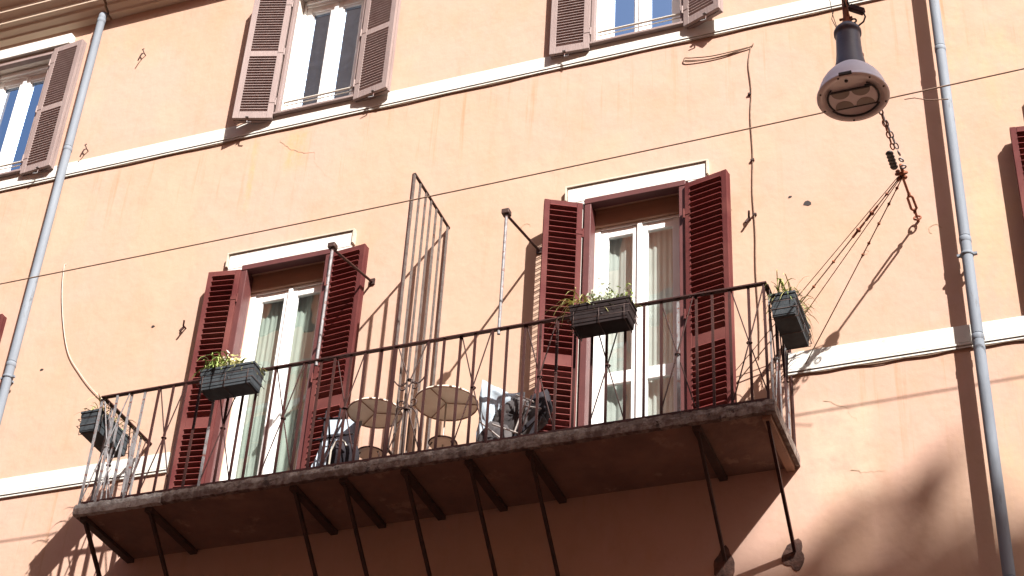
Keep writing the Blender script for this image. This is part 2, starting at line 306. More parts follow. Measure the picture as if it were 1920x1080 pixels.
wl.add([(-18, 0, 17.5), (8, 0, 17.5), (8, 14, 17.5), (-18, 14, 17.5)], [(0, 1, 2, 3)]); wl.add([(-18, 14, 0), (8, 14, 0), (8, 14, 17.5), (-18, 14, 17.5)], [(0, 1, 2, 3)])
wl.build('wall', M['wall'], bld, recalc=False)

def course(z0, z1, segs=((-18, 8),)):
    for a, b in segs:
        c = MB().box(a, b, -.018, .002, z0+.047, z1).build('string_course', M['trim'], bld, bevel=.003)
        MB().box(a, b, -.026, .002, z0+.022, z0+.039).build('moulding', M['trim'], c)
        MB().box(a, b, -.018, .002, z0, z0+.014).build('moulding', M['trim'], c)
course(12.535, 12.712); course(8.88, 9.075, [(-18, -7.46), (-2.2, 8)])
# cornice (only its lowest steps show), split at the pipe
prof = [(0, 14.70), (-.08, 14.705), (-.085, 14.735), (-.145, 14.765), (-.15, 14.80), (-.205, 14.82), (-.21, 14.87), (-.275, 14.92), (-.28, 14.99), (-.36, 15.04), (-.37, 15.12), (-.55, 15.30), (-.60, 15.5), (-.60, 15.75), (0, 15.75)]
for a, b in ((-18, -9.245), (-9.215, 8)):
    MB().prism(prof, a, b, 'x').build('cornice', M['cornice'], bld)

# doors of the balcony floor
def curtain(x0, x1, y, z0, z1, m, parent, amp=.018, freq=9.0, gap=None):
    c = MB(); n = 60; vs = []
    for i in range(n+1):
        x = x0+(x1-x0)*i/n; yy = y+amp*math.sin(x*freq*6.3+1.3*math.sin(x*11))*(.6+.4*math.sin(x*7+2))+amp*.5*math.sin(x*freq*2.3*6.3+1)
        vs += [(x, yy, z0), (x, y+(yy-y)*.6, z1)]
    c.add(vs, [(2*i, 2*i+2, 2*i+3, 2*i+1) for i in range(n)], True); return c.build('curtain', m, parent, recalc=False)
def room(x0, x1, z0, z1, parent):
    r = MB(); a, b, y0, y1, c, d = x0-.6, x1+.6, .40, 3.4, z0-.1, z1+.3
    r.add([(a, y1, c), (b, y1, c), (b, y1, d), (a, y1, d)], [(0, 1, 2, 3)]); r.add([(a, y0, c), (a, y1, c), (a, y1, d), (a, y0, d)], [(0, 1, 2, 3)]); r.add([(b, y0, c), (b, y1, c), (b, y1, d), (b, y0, d)], [(0, 1, 2, 3)])
    r.add([(a, y0, c), (b, y0, c), (b, y1, c), (a, y1, c)], [(0, 1, 2, 3)]); r.add([(a, y0, d), (b, y0, d), (b, y1, d), (a, y1, d)], [(0, 1, 2, 3)])
    for (p, q, e, f) in ((a, x0, c, d), (x1, b, c, d), (x0, x1, z1, d)): r.add([(p, y0, e), (q, y0, e), (q, y0, f), (p, y0, f)], [(0, 1, 2, 3)])
    r.build('room', M['room'], parent, recalc=False)

def french_door(x0, x1, midrail, cmat, label):
    y = .12; zt = 10.84; z0 = 8.2
    f = MB(); f.box(x0+.0, x0+.05, y-.02, y+.05, z0, 10.70); f.box(x1-.05, x1, y-.02, y+.05, z0, 10.70); f.box(x0+.051, x1-.051, y-.02, y+.05, 10.68, 10.70)
    d = f.build('french_door', M['white_paint'], bld, bevel=.003); tag(d, label)
    MB().box(x0+.002, x1-.002, y-.05, y+.06, 10.702, 10.878).build('shade_brown_transom', M['brown_wood'], d)  # brown header, made deeper so its colour stands in for lintel shade
    xm = (x0+x1)/2-.0
    for a, b in ((x0+.052, xm-.002), (xm+.002, x1-.052)):
        lf = MB(); sw = .062
        lf.box(a, a+sw, y-.01, y+.035, z0+.02, 10.675); lf.box(b-sw, b, y-.01, y+.035, z0+.02, 10.675)
        lf.box(a+sw+.001, b-sw-.001, y-.008, y+.033, 10.60, 10.675); lf.box(a+sw+.001, b-sw-.001, y-.008, y+.033, z0+.02, z0+.16)
        if midrail: lf.box(a+sw+.001, b-sw-.001, y-.008, y+.033, 9.14, 9.25)
        lf.build('door_leaf', M['white_paint'], d, bevel=.003)
        zz = [(z0+.16, 9.14), (9.25, 10.60)] if midrail else [(z0+.16, 10.60)]
        for p, q in zz: MB().box(a+sw, b-sw, y+.009, y+.014, p, q).build('pane', M['glass'], d)
    MB().box(xm-.02, xm+.02, y-.03, y-.011, z0+.02, 10.675).build('astragal', M['white_paint'], d, bevel=.004)
    rl = MB().box(x0+.001, x0+.011, .031, y-.051, 8.2, 10.86); rl.box(x1-.011, x1-.001, .031, y-.051, 8.2, 10.86); rl.build('reveal', M['frame_red'], bld)
    curtain(x0+.06, x1-.06, y+.085, z0+.05, 10.66, cmat, d)
    room(x0, x1, 8.2, 10.88, bld)
    # red wooden casing round the opening, proud of the wall
    c = MB(); c.box(x0-.045, x0+.012, -.055, .03, 8.2, 10.86); c.box(x1-.012, x1+.045, -.055, .03, 8.2, 10.86); c.box(x0-.045, x1+.045, -.06, .03, 10.862, 10.918)
    c.build('door_casing', M['frame_red'], bld, bevel=.004)
    # white lintel band of the surround with a thin cap
    l = MB(); l.box(x0-.205, x1+.215, -.035, .003, 10.921, 11.085); l.box(x0-.205, x0-.06, -.033, .003, 8.2, 10.92); l.box(x1+.06, x1+.215, -.033, .003, 8.2, 10.92)
    lo = l.build('door_surround', M['trim'], bld, bevel=.004)
    t = MB().box(x0-.225, x1+.235, -.05, .003, 11.088, 11.103); t.box(x0-.225, x0-.211, -.05, .003, 10.95, 11.086); t.box(x1+.221, x1+.235, -.05, .003, 10.95, 11.086)
    t.build('fillet', M['trim_grey'], lo)
french_door(*DO[0], False, M['curtain_mint'], 'white french door with mint green curtains')
french_door(*DO[1], True, M['curtain'], 'white french door with middle rails and sheer white curtains')
french_door(*DO[2], True, M['curtain'], None); french_door(*DO[3], True, M['curtain'], None)

def upper_window(x0, x1, label, low=12.73, drape=False):
    y = .13; z0, z1 = low, 14.36
    f = MB(); f.box(x0+.008, x0+.045, y-.03, y+.05, z0, z1-.008); f.box(x1-.045, x1-.008, y-.03, y+.05, z0, z1-.008); f.box(x0+.046, x1-.046, y-.03, y+.05, z1-.10, z1-.008); f.box(x0+.046, x1-.046, y-.03, y+.05, z0+.0, z0+.03)
    f.box(x0+.05, x1-.05, y-.055, y-.031, z1-.07, z1-.03)
    d = f.build('window', M['white_paint'], bld, bevel=.004); tag(d, label)
    xm = (x0+x1)/2
    for a, b in ((x0+.047, xm-.002), (xm+.002, x1-.047)):
        sw = .062; lf = MB(); t = z1-.105
        lf.box(a, a+sw, y-.02, y+.03, z0+.032, t); lf.box(b-sw, b, y-.02, y+.03, z0+.032, t); lf.box(a+sw+.001, b-sw-.001, y-.018, y+.028, t-.07, t); lf.box(a+sw+.001, b-sw-.001, y-.018, y+.028, z0+.032, z0+.09)
        lf.box(a+sw+.001, a+sw+.014, y-.006, y+.016, z0+.09, t-.07); lf.box(b-sw-.014, b-sw-.001, y-.006, y+.016, z0+.09, t-.07); lf.box(a+sw+.015, b-sw-.015, y-.006, y+.016, t-.088, t-.071)
        lf.build('sash', M['white_paint'], d, bevel=.003)
        MB().box(a+sw+.001, b-sw-.001, y+.017, y+.022, z0+.09, t-.07).build('pane', M['glass_dark'], d)
    MB().box(xm-.022, xm+.022, y-.036, y-.021, z0+.04, z1-.12).build('astragal', M['white_paint'], d, bevel=.004)
    rv = MB(); rv.box(x0+.001, x0+.007, .004, y-.031, z0, z1-.008); rv.box(x1-.007, x1-.001, .004, y-.031, z0, z1-.008); rv.box(x0+.001, x1-.001, .004, y-.031, z1-.007, z1-.001)
    rv.build('reveal', M['reveal'], bld)
    gr = MB().tube([(x0+.01, .03, 12.925), (x1-.01, .03, 12.925)], .011, 8); gr.tube([(x0+.01, .045, 12.895), (x1-.01, .045, 12.895)], .006, 6); gr.build('guard_rail', M['cable_white'], bld)
    sl_ = MB().box(x0-.05, x1+.03, -.06, .10, 12.714, 12.741); sl_.build('sill', M['shutter_pink'], bld, bevel=.004)
    c = MB(); c.box(x0-.035, x0-.0, -.04, .02, 12.742, 14.345); c.box(x1+.0, x1+.035, -.04, .02, 12.742, 14.345); c.box(x0-.035, x1+.035, -.042, .02, 14.347, 14.385); c.build('window_casing', M['shutter_pink'], bld, bevel=.004)
    if drape: curtain(x0+.03, x1-.03, y+.07, z0, z1, M['drape'], d, .02, 5)
    room(x0, x1, z0, z1, bld)
    l = MB().box(x0-.2, x1+.22, -.075, .003, 14.42, 14.56).build('window_lintel', M['trim'], bld, bevel=.004)
    MB().box(x0-.17, x1+.19, -.03, .003, 14.388, 14.417).build('fillet', M['trim_grey'], l)
upper_window(*UP[0], 'white upper window between faded mauve shutters', drape=True); upper_window(*UP[1], 'white upper window with blue sky in its panes')
upper_window(*UP[2], None); upper_window(*UP[3], None)

# ------------------------------------------------------------------ louvred shutters
LW = .385; ST = .047
def slat_mesh(w_, chord, th, m, s):      # one louvre: front edge high, back edge low; local x along leaf
    a = R(42); b = MB(); hx = chord/2*math.cos(a)*s; hz = chord/2*math.sin(a); tx, tz = th*math.sin(a)*s, th*math.cos(a)
    sec = [(hx, hz), (-hx, -hz), (-hx-tx*.5, -hz+tz), (hx-tx*.5, hz+tz)]
    vs = [(x, y_, z_) for x in (0, w_) for y_, z_ in sec]
    b.add(vs, [(0, 1, 2, 3), (7, 6, 5, 4), (0, 4, 5, 1), (1, 5, 6, 2), (2, 6, 7, 3), (3, 7, 4, 0)]); return b
def leaf(parent, hinge, outer, z0, z1, rails, pitch, paint, slatm, individual, rear=True, label=None, width=LW, top=.055, bot=.09, stl=ST, irons=False):
    """hinge/outer: xy of the two vertical edges on the street side"""
    hx, hy = hinge; d = Vector((outer[0]-hx, outer[1]-hy)); ang = math.atan2(d.y, d.x); w_ = d.length
    # local +x from hinge to outer; street side normal sign
    nrm = Vector((-math.sin(ang), math.cos(ang))); s = 1 if nrm.y < 0 else -1     # local y direction that faces the street
    th = .034
    fr = MB(); Y0, Y1 = (-th, 0) if s > 0 else (0, th)
    def bx(x0, x1, a, b, y0=Y0, y1=Y1): fr.box(x0, x1, y0, y1, a, b)
    H_ = z1-z0; bx(0, stl, 0, H_); bx(w_-stl, w_, 0, H_); bx(stl+.0006, w_-stl-.0006, 0, bot, Y0+.001, Y1-.001); bx(stl+.0006, w_-stl-.0006, H_-top, H_, Y0+.001, Y1-.001)
    zones = []; lo = bot
    for a, b in rails: bx(stl+.0006, w_-stl-.0006, a-z0, b-z0, Y0+.001, Y1-.001); zones.append((lo, a-z0)); lo = b-z0
    zones.append((lo, H_-top))
    f = fr.build('shutter', paint, parent, bevel=.003); f.location = (hx, hy, z0); f.rotation_euler = (0, 0, ang)
    if label: f['label'] = label
    yc = (Y0+Y1)/2; sm = slat_mesh(w_-2*stl-.002, pitch*(1.28 if individual else 1.35), .0085, slatm, s)
    if individual: me = sm.mesh('slat', slatm)
    st = MB()
    for a, b in zones:
        n = max(1, round((b-a)/pitch)); p = (b-a)/n
        for i in range(n):
            z = a+(i+.5)*p
            if individual: o = obj('slat', me, f, (stl+.001, yc+random.uniform(-.0008, .0008), z), (random.uniform(-.05, .05) if random.random() > .04 else random.choice((-.25, .22)), 0, random.uniform(-.003, .003)))
            else: st.add([(x+stl+.001, y_+yc, z_+z) for x, y_, z_ in sm.v], sm.f)
    if not individual: tag(st.build('louvres', slatm, f), kind='stuff')
    if rear:      # the second panel folded behind the first
        rb = MB(); o2 = -s*.042
        for x0, x1, a, b in ((.004, stl, 0, H_), (w_-stl, w_-.004, 0, H_), (stl, w_-stl, 0, bot), (stl, w_-stl, H_-top, H_)): rb.box(x0, x1, Y0+o2, Y1+o2, a, b)
        for a, b in rails: rb.box(stl, w_-stl, Y0+o2, Y1+o2, a-z0, b-z0)
        rb.build('rear_panel', paint, f)
        rs = MB()
        for a, b in zones:
            n = max(1, round((b-a)/pitch)); p = (b-a)/n
            for i in range(n): rs.add([(x+stl+.001, y_+yc+o2, z_+a+(i+.5)*p) for x, y_, z_ in sm.v], sm.f)
        tag(rs.build('rear_louvres', slatm, f), kind='stuff')
    for zz in (H_*.12, H_*.5, H_*.88):
        hg = MB(); hg.tube([(-.008, Y0*.2+s*.004, zz-.045), (-.008, Y0*.2+s*.004, zz+.045)], .009, 6); hg.box(-.006, .05, min(s*.0005, s*.004), max(s*.0005, s*.004), zz-.016, zz+.016); hg.build('hinge', paint, f)
    if irons:      # bar and catch hanging under the leaf
        ir = MB().tube([(w_*.62, -s*.01, .0), (w_*.62, -s*.01, -.05), (w_*.5, s*.01, -.06)], .006, 5); ir.box(w_*.58, w_*.66, -.02, .02, .002, .006); ir.build('catch', M['iron_pale'], f)
    return f
DR = [(9.205, 9.315)]
for (h, o_, lab) in (((-7.035, -.085), (-7.335, -.13), 'oxblood louvred shutter left of the mint curtained door'), ((-6.16, -.075), (-5.81, -.11), 'oxblood louvred shutter right of the mint curtained door'),
                     ((-3.83, -.085), (-4.115, -.235), 'oxblood louvred shutter left of the middle railed door'), ((-2.955, -.085), (-2.585, -.165), 'oxblood louvred shutter right of the middle railed door')):
    leaf(bld, h, o_, 8.23, 10.855, DR, .057, M['shutter_red'], M['slat_red'], True, label=lab)
leaf(bld, (-.03, -.075), (-.365, -.125), 8.23, 10.755, DR, .057, M['shutter_red'], M['slat_red'], True, label='oxblood shutter cut off by the right edge')
leaf(bld, (-9.91, -.075), (-9.53, -.10), 8.23, 10.865, DR, .057, M['shutter_red'], M['slat_red'], False)
UR = [(13.475, 13.545)]
for h, o_, lab in (((-7.0, -.065), (-7.37, -.175), 'faded mauve shutter with peeling outer edge'), ((-6.155, -.065), (-5.785, -.135), None), ((-3.83, -.06), (-4.20, -.085), None), ((-2.955, -.065), (-2.60, -.20), None), ((-9.825, -.06), (-9.455, -.095), None)):
    leaf(bld, h, o_, 12.665, 14.40, UR, .0345, M['shutter_pink'], M['slat_pink'], False, rear=True, label=lab, stl=.058, top=.07, bot=.085, irons=True)

# small things of the facade -------------------------------------------------
def hook(x, z, s=1.0, kind=0):
    o = MB()
    if kind == 0: o.tube([(x, .01, z), (x, -.035, z+.005), (x-.01, -.055, z-.02), (x-.035, -.05, z-.075), (x-.045, -.045, z-.10)], .0065, 6); o.tube([(x, -.035, z+.005), (x-.006, -.045, z+.03), (x-.026, -.04, z+.055), (x-.015, -.03, z+.075)], .0055, 6)
    else: o.tube([(x, .01, z), (x, -.045, z), (x+.005, -.055, z+.05)], .009, 6); o.tube([(x, -.03, z), (x-.03, -.04, z-.05)], .011, 6)
    return o
hk = 'rusty shutter stays fixed in the wall'
for x, z, kd, lab in ((-8.68, 14.02, 0, 'rusty shutter stay on the plaster right of the left drainpipe, near the cornice'), (-9.10, 12.83, 0, 'rusty shutter stay touching the left drainpipe just above the white string course'),
                      (-7.55, 10.37, 1, 'small rusty hook left of the mint curtained door'), (-2.44, 10.42, 1, 'small dark hook beside the wall cable right of the tall red shutter'), (-2.62, 9.33, 1, 'small dark hook above the balcony rail between shutter and corner')):
    tag(hook(x, z, 1, kd).build('shutter_stay', M['iron']), lab, 'hook', hk)
for x, z, r_ in ((-7.9, 10.46, .014), (-1.975, 10.48, .026), (-2.11, 10.578, .012), (-9.0, 10.2, .012)):
    n = 9; poly = [(x+r_*math.cos(2*math.pi*k/n)*random.uniform(.7, 1.3)*1.3, z+r_*math.sin(2*math.pi*k/n)*random.uniform(.7, 1.2)) for k in range(n)]
    MB().prism(poly, -.003, .0005).build('plug_hole', M['black'], bld)
def crack(pts, wd=.006):
    m_ = MB(); q = []
    for i in range(len(pts)-1):
        for k in range(6):
            t = k/6; q.append((pts[i][0]*(1-t)+pts[i+1][0]*t+random.uniform(-.012, .012), pts[i][1]*(1-t)+pts[i+1][1]*t+random.uniform(-.008, .008)))
    q.append(pts[-1]); vs = []
    for i, (x, z) in enumerate(q): ww = wd*(1-.8*i/len(q))*random.uniform(.5, 1.2); vs += [(x, -.0025, z-ww/2), (x+ww*.4, -.0025, z+ww/2)]
    m_.add(vs, [(2*i, 2*i+2, 2*i+3, 2*i+1) for i in range(len(q)-1)]); return m_.build('crack', M['crack'], bld, recalc=False)
crack([(-6.92, 12.42), (-6.80, 12.28), (-6.62, 12.18), (-6.52, 12.16), (-6.50, 12.05), (-6.38, 11.86), (-6.28, 11.78)])
crack([(-4.0, 11.85), (-4.08, 11.6), (-4.15, 11.38), (-4.12, 11.2)], .004); crack([(-1.95, 8.62), (-1.80, 8.55), (-1.72, 8.40)], .006); crack([(-1.80, 8.02), (-1.70, 7.98), (-1.55, 7.97)], .006)
# dark patches where two of the struts are let into the wall
for rx_, rz_, r0 in ((-4.36, 10.78, .045), (-2.62, 10.55, .035), (-1.02, 10.0, .05), (-1.55, 9.9, .02)):
    rr_ = MB(); n = 20; vs = []
    for k in range(n-random.randint(2, 6)):
        a = 2*math.pi*k/n; j = random.uniform(.9, 1.1); vs += [(rx_+r0*j*math.cos(a), -.002, rz_+r0*j*math.sin(a)), (rx_+r0*j*.86*math.cos(a), -.002, rz_+r0*j*.86*math.sin(a))]
    rr_.add(vs, [(2*k, 2*k+2, 2*k+3, 2*k+1) for k in range(len(vs)//2-1)]); rr_.build('plaster_scar', M['crack'], bld, recalc=False)
def rough_patch(x, z, rx, rz, n=22):
    b = MB(); ph = random.uniform(0, 6); q = lambda a: 1+.16*math.sin(3*a+ph)+.09*math.sin(5*a+2*ph)+random.uniform(-.05, .05); rr = [q(2*math.pi*k/n) for k in range(n)]
    poly = [(x+rx*math.cos(2*math.pi*k/n)*rr[k], z+rz*math.sin(2*math.pi*k/n)*rr[k]) for k in range(n)]
    b.prism(poly, -.006, .001); return b
# ------------------------------------------------------------------ drainpipes
def drainpipe(x, y, r_, ztop, joints, label, elbow, clamps=()):
    t = empty('drainpipe', (x, 0, 0), label, 'drainpipe', 'grey blue drainpipes on the facade')
    jz = [ztop]+[j for j in joints]+[0.2]
    for a, b in zip(jz[:-1], jz[1:]):
        p = MB().tube([(0, y, b-.02), (0, y, a-.03 if a != ztop else a)], r_*.97, 20); p.lathe([(r_*.99, a-.075), (r_*1.05, a-.07), (r_*1.05, a-.03), (r_*.97, a-.025)], (0, y, 0), 20)
        p.build('pipe', M['pipe'], t)
        if not any(abs(a-q) < .01 for q in clamps): continue
        c = MB(); c.lathe([(r_*1.03, a-.20), (r_*1.14, a-.197), (r_*1.14, a-.175), (r_*1.03, a-.172)], (0, y, 0), 20); c.box(-r_-.03, -r_+.003, y-.012, y+.012, a-.196, a-.176); c.box(r_-.003, r_+.03, y-.012, y+.012, a-.196, a-.176)
        c.box(-.008, .008, y+r_*.9, .0, a-.196, a-.176); c.build('clamp', M['pipe'], t)
    if elbow: MB().tube([(0, y, ztop-.01), (0, y+.005, ztop+.04), (0, y+.03, ztop+.085), (0, .03, ztop+.10)], r_, 16).build('elbow', M['pipe'], t)
drainpipe(-9.285, -.085, .043, 14.66, [12.88, 10.3], 'grey blue drainpipe rising to the cornice at the upper left', True, (10.3,))
drainpipe(-.80, -.13, .043, 14.7, [11.75, 9.80, 8.92, 7.0], 'grey blue drainpipe with broad shadow at the right of the balcony', False, (9.80,))

# ================================================================== BALCONY
bal = empty('balcony', (-4.92, -.38, 8.1), 'long iron railed balcony with rust brown concrete slab carried on slanted struts', 'balcony')
BX0, BX1, BY = -7.68, -2.178, -.76
def part(mb, name, m, par=bal, bevel=0, kind=None):
    o = mb.build(name, m, par, bevel=bevel)
    if par is bal: o.matrix_parent_inverse = Matrix.Translation((-4.92, -.38, 8.1)).inverted()
    if kind: o['kind'] = kind
    return o
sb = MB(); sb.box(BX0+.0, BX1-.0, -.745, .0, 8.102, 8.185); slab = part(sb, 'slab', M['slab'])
def ragged(x0, x1, m):
    e = MB(); n = int((x1-x0)/.03); vs = []
    for i in range(n+1):
        x = x0+(x1-x0)*i/n; j = lambda a: random.uniform(-a, a)
        vs += [(x, -.744, 8.094+j(.004)), (x, -.784+j(.004), 8.096+j(.006)), (x, -.79+j(.004), 8.145+j(.004)), (x, -.782+j(.005), 8.188+j(.005)), (x, -.744, 8.194+j(.003))]
    e.add(vs, [(5*i+k, 5*i+k+5, 5*i+(k+1) % 5+5, 5*i+(k+1) % 5) for i in range(n) for k in range(5)]); e.add([vs[k] for k in range(5)]+[vs[-5+k] for k in range(5)], [(0, 1, 2, 3, 4), (9, 8, 7, 6, 5)]); return part(e, 'slab_edge', m)
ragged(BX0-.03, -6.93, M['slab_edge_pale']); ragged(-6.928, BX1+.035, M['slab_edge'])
for xa, xb in ((BX0-.03, BX0-.001), (BX1+.001, BX1+.033)):
    e = MB().box(xa, xb, -.743, .001, 8.096, 8.19); part(e, 'slab_side', M['slab_edge'], bevel=.004)
SX = [-7.64, -7.06, -5.82, -5.41, -4.915, -4.41, -3.94, -2.71, -2.215]
for i, x in enumerate(SX):
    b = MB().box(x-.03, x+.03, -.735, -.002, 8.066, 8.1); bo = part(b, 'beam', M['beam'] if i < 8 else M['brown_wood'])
    s_ = MB().bar((x, -.70, 8.075), (x+.0, -.02, 7.42), .034, .022, (1, 0, 0)); part(s_, 'strut', M['iron_dark'] if i < 8 else M['iron'])
    part(rough_patch(x-.01, 7.40, .05 if i < 7 else .075, .06 if i < 7 else .115), 'anchor_patch', M['mortar'])
# railing
RZ = 9.195
hr = MB().bar((BX0-.012, BY, RZ), (BX1+.012, BY, RZ), .038, .014, (0, 0, 1)); part(hr, 'handrail', M['iron'], bevel=.002)
for x in (BX0, BX1):
    part(MB().bar((x, BY+.02, RZ), (x, 0, RZ), .038, .014, (0, 0, 1)), 'handrail', M['iron'], bevel=.002)
    part(MB().bar((x, BY+.015, 8.207), (x, 0, 8.207), .012, .022, (0, 0, 1)), 'bottom_rail', M['iron'])
part(MB().bar((BX0+.01, BY, 8.207), (BX1-.01, BY, 8.207), .012, .022, (0, 0, 1)), 'bottom_rail', M['iron'])
dx = .131; NB = 42
pale = {0, 1, 2, 3, 8, 37}
bmesh_red = MB().box(-.0095, .0095, -.006, .006, 8.175, RZ-.008).mesh('baluster', M['iron']); bmesh_pale = MB().box(-.0095, .0095, -.006, .006, 8.175, RZ-.008).mesh('baluster', M['iron_pale'])
INV = Matrix.Translation((-4.92, -.38, 8.1)).inverted()
def placed(name, me, x, y, rz=0.0):
    o = bpy.data.objects.new(name, me); S.collection.objects.link(o); o.parent = bal; o.matrix_parent_inverse = INV; o.location = (x, y, 0); o.rotation_euler = (random.uniform(-.001, .001), random.uniform(-.0015, .0015), rz); return o
bars = []
for k in range(NB+1):
    x = BX0+k*dx if k < NB else BX1
    if k == 21: continue
    placed('baluster', bmesh_pale if k in pale else bmesh_red, x, BY)
for k in range(1, 6):
    placed('baluster', bmesh_pale, BX0, BY+k*.127, math.pi/2); placed('baluster', bmesh_pale if k % 2 else bmesh_red, BX1, BY+k*.127, math.pi/2)
placed('baluster', bmesh_red, BX0, -.02, math.pi/2); placed('baluster', bmesh_red, BX1, -.02, math.pi/2)
zc = 8.70
def cross(p, d, m):      # d: unit vector along the rail; two thin diagonals and a collar
    p = Vector(p); d = Vector(d); nn = Vector((d.y, -d.x, 0))*.008
    for s in (-1, 1):
        part(MB().tube([p+nn*s+d*s*-.122+Vector((0, 0, 8.24-zc)), p+nn*s, p+nn*s+d*s*.122+Vector((0, 0, RZ-.01-zc))], .0052, 6), 'cross_rod', m)
    part(MB().torus(p, .017, .006, None, 12, 6), 'collar', m)
for k in [1]+[5+4*i for i in range(10)]:
    if k == 21: continue
    cross((BX0+k*dx, BY, zc), (1, 0, 0), M['iron_pale'] if k in (1,) else M['iron'])
for x in (BX0, BX1): cross((x, BY+.254, zc), (0, 1, 0), M['iron_pale']); cross((x, BY+.56, zc), (0, 1, 0), M['iron'])
# scrolled ornament in the middle
ox = -4.931; orn = MB()
def spiral(cx, cz, r0, r1, a0, a1, n=22): return [(cx+(r0+(r1-r0)*i/n)*math.cos(a0+(a1-a0)*i/n), BY-.004, cz+(r0+(r1-r0)*i/n)*math.sin(a0+(a1-a0)*i/n)) for i in range(n+1)]
for s in (-1, 1):
    for cz, fl in ((8.80, 1), (8.66, -1)):
        sp = spiral(.045, 0, .045, .010, math.pi, -math.pi*.9*1.4); orn.tube([(ox+s*p[0], p[1], cz+fl*p[2]) for p in sp], .0055, 6)
    arc = [(ox+s*(.01+.12*t), BY-.004, 8.86-.05*math.sin(t*math.pi)+.02*t) for t in [i/10 for i in range(11)]]; orn.tube(arc, .006, 6)
    leg_ = [(ox+s*(.01+.11*math.sin(t*math.pi/2)), BY-.004, 8.62-.04*(1-math.cos(t*math.pi/2))*1-.30*t*t) for t in [i/12 for i in range(13)]]; orn.tube(leg_, .006, 6)
    orn.tube([(ox+s*.005, BY-.004, 8.86), (ox+s*.12, BY-.004, RZ-.01)], .0055, 6); orn.tube([(ox+s*.01, BY-.004, 8.60), (ox+s*.125, BY-.004, 8.24)], .005, 6)
    orn.tube([(ox+s*.018, BY-.008, 8.86), (ox-s*.006, BY-.008, 8.60)], .005, 6)
orn.tube([(ox, BY, 8.60), (ox, BY, 8.18)], .010, 6); orn.torus((ox, BY, 8.60), .018, .007); orn.torus((ox, BY, 8.865), .016, .006)
part(orn, 'scroll_ornament', M['iron_dark'])

# ------------------------------------------------------------------ pole brackets between wall and railing
for x, label in ((-5.752, 'grey pole and arm bracket over the right shutter of the mint curtained door'), (-4.228, 'grey pole and arm bracket left of the middle railed door')):
    t = empty('pole_bracket', (x, -.76, 9.2), label, 'bracket', 'pole brackets on the balcony rail')
    MB().tube([(0, .0, -.05), (0, 0, 1.10)], .0135, 8).build('pole', M['iron_pale'], t)
    MB().tube([(0, 0, 1.105), (0, .76, 1.30)], .0115, 8).build('arm', M['iron'], t)
    MB().box(-.035, .03, -.03, .035, 1.103, 1.15).build('cap', M['iron_dark'], t, bevel=.006)
    MB().box(-.025, .025, .745, .762, 1.27, 1.33).build('wall_plate', M['iron_dark'], t)
# ------------------------------------------------------------------ tall privacy grille
gr = empty('divider_grille', (-5.075, -.38, 8.19), 'tall grey barred divider standing at right angles to the wall mid balcony', 'grille')
gi = Matrix.Translation((-5.075, -.38, 8.19)).inverted()
def gp(mb, n, m):
    o = mb.build(n, m, gr); o.matrix_parent_inverse = gi; return o
gp(MB().bar((-5.075, -.765, 10.936), (-5.075, 0, 10.936), .022, .012), 'top_rail', M['iron_dark']); gp(MB().bar((-5.075, -.75, 8.30), (-5.075, 0, 8.30), .020, .012), 'bottom_rail', M['iron_dark'])
for k, yy in enumerate((-.755, -.634, -.51, -.40, -.285, -.165, -.03)):
    gp(MB().box(-5.0815, -5.0685, yy-.011, yy+.011, 8.18, 10.928), 'bar', M['iron_mid'])
gp(MB().box(-5.09, -5.082, -.775, -.745, 8.18, 10.928), 'bar', M['iron'])

# ------------------------------------------------------------------ planters and plants
def planter(loc, rz, m, label, L_=.47):
    t = empty('planter_box', loc, label, 'planter', 'planter boxes hooked over the balcony rail'); t.rotation_euler.z = rz
    hw, hd, h = L_/2, .088, .19; b = MB()
    def ring(z, k, e=0): return [(-hw*k-e, -hd*k-e, z), (hw*k+e, -hd*k-e, z), (hw*k+e, hd*k+e, z), (-hw*k-e, hd*k+e, z)]
    prof_ = [(0, .93, 0), (.055, .95, 0), (.06, .955, .004), (.085, .96, .004), (.09, .96, 0), (.13, .975, 0), (.135, .975, .004), (.16, .985, .004), (.165, .985, 0), (.17, 1, .006), (.19, 1, .006), (.19, 1, -.008), (.15, .97, -.010)]
    vs = []
    for z, k, e in prof_: vs += ring(z, k, e)
    n = len(prof_); fs = [(3, 2, 1, 0)]+[(4*i+k, 4*i+(k+1) % 4, 4*i+4+(k+1) % 4, 4*i+4+k) for i in range(n-1) for k in range(4)]+[tuple(4*(n-1)+k for k in range(4))]
    b.add(vs, fs); b.build('trough', m, t, bevel=.002)
    MB().box(-hw*.95, hw*.95, -hd*.9, hd*.9, .155, .172).build('soil', M['soil'], t)
    w_ = MB()
    for x in (-hw*.85, 0, hw*.85): w_.tube([(x, hd+.012, .21), (x, hd+.012, -.008), (x, -hd-.012, -.008), (x, -hd-.012, .055), (x, -hd-.012, .12)], .0032, 5)
    for z in (.11, .045): w_.tube([(-hw-.012, hd+.012, z), (-hw-.012, -hd-.012, z), (hw+.012, -hd-.012, z), (hw+.012, hd+.012, z)], .0032, 5)
    for x in (-hw*.85, hw*.85): w_.tube([(x, hd+.012, .2), (x, hd+.012, .262), (x, hd+.045, .262), (x, hd+.05, .20)], .0045, 5)
    w_.build('wire_hanger', M['iron_dark'], t)
    MB().lathe([(.0001, -.002), (.007, -.002), (.007, .002), (.0001, .002)], (0, 0, 0), 8).build('drain_hole', M['black'], t).matrix_local = Matrix.Translation((.02, -hd*.96-.006, .075)) @ Matrix.Rotation(math.pi/2, 4, 'X')
    return t
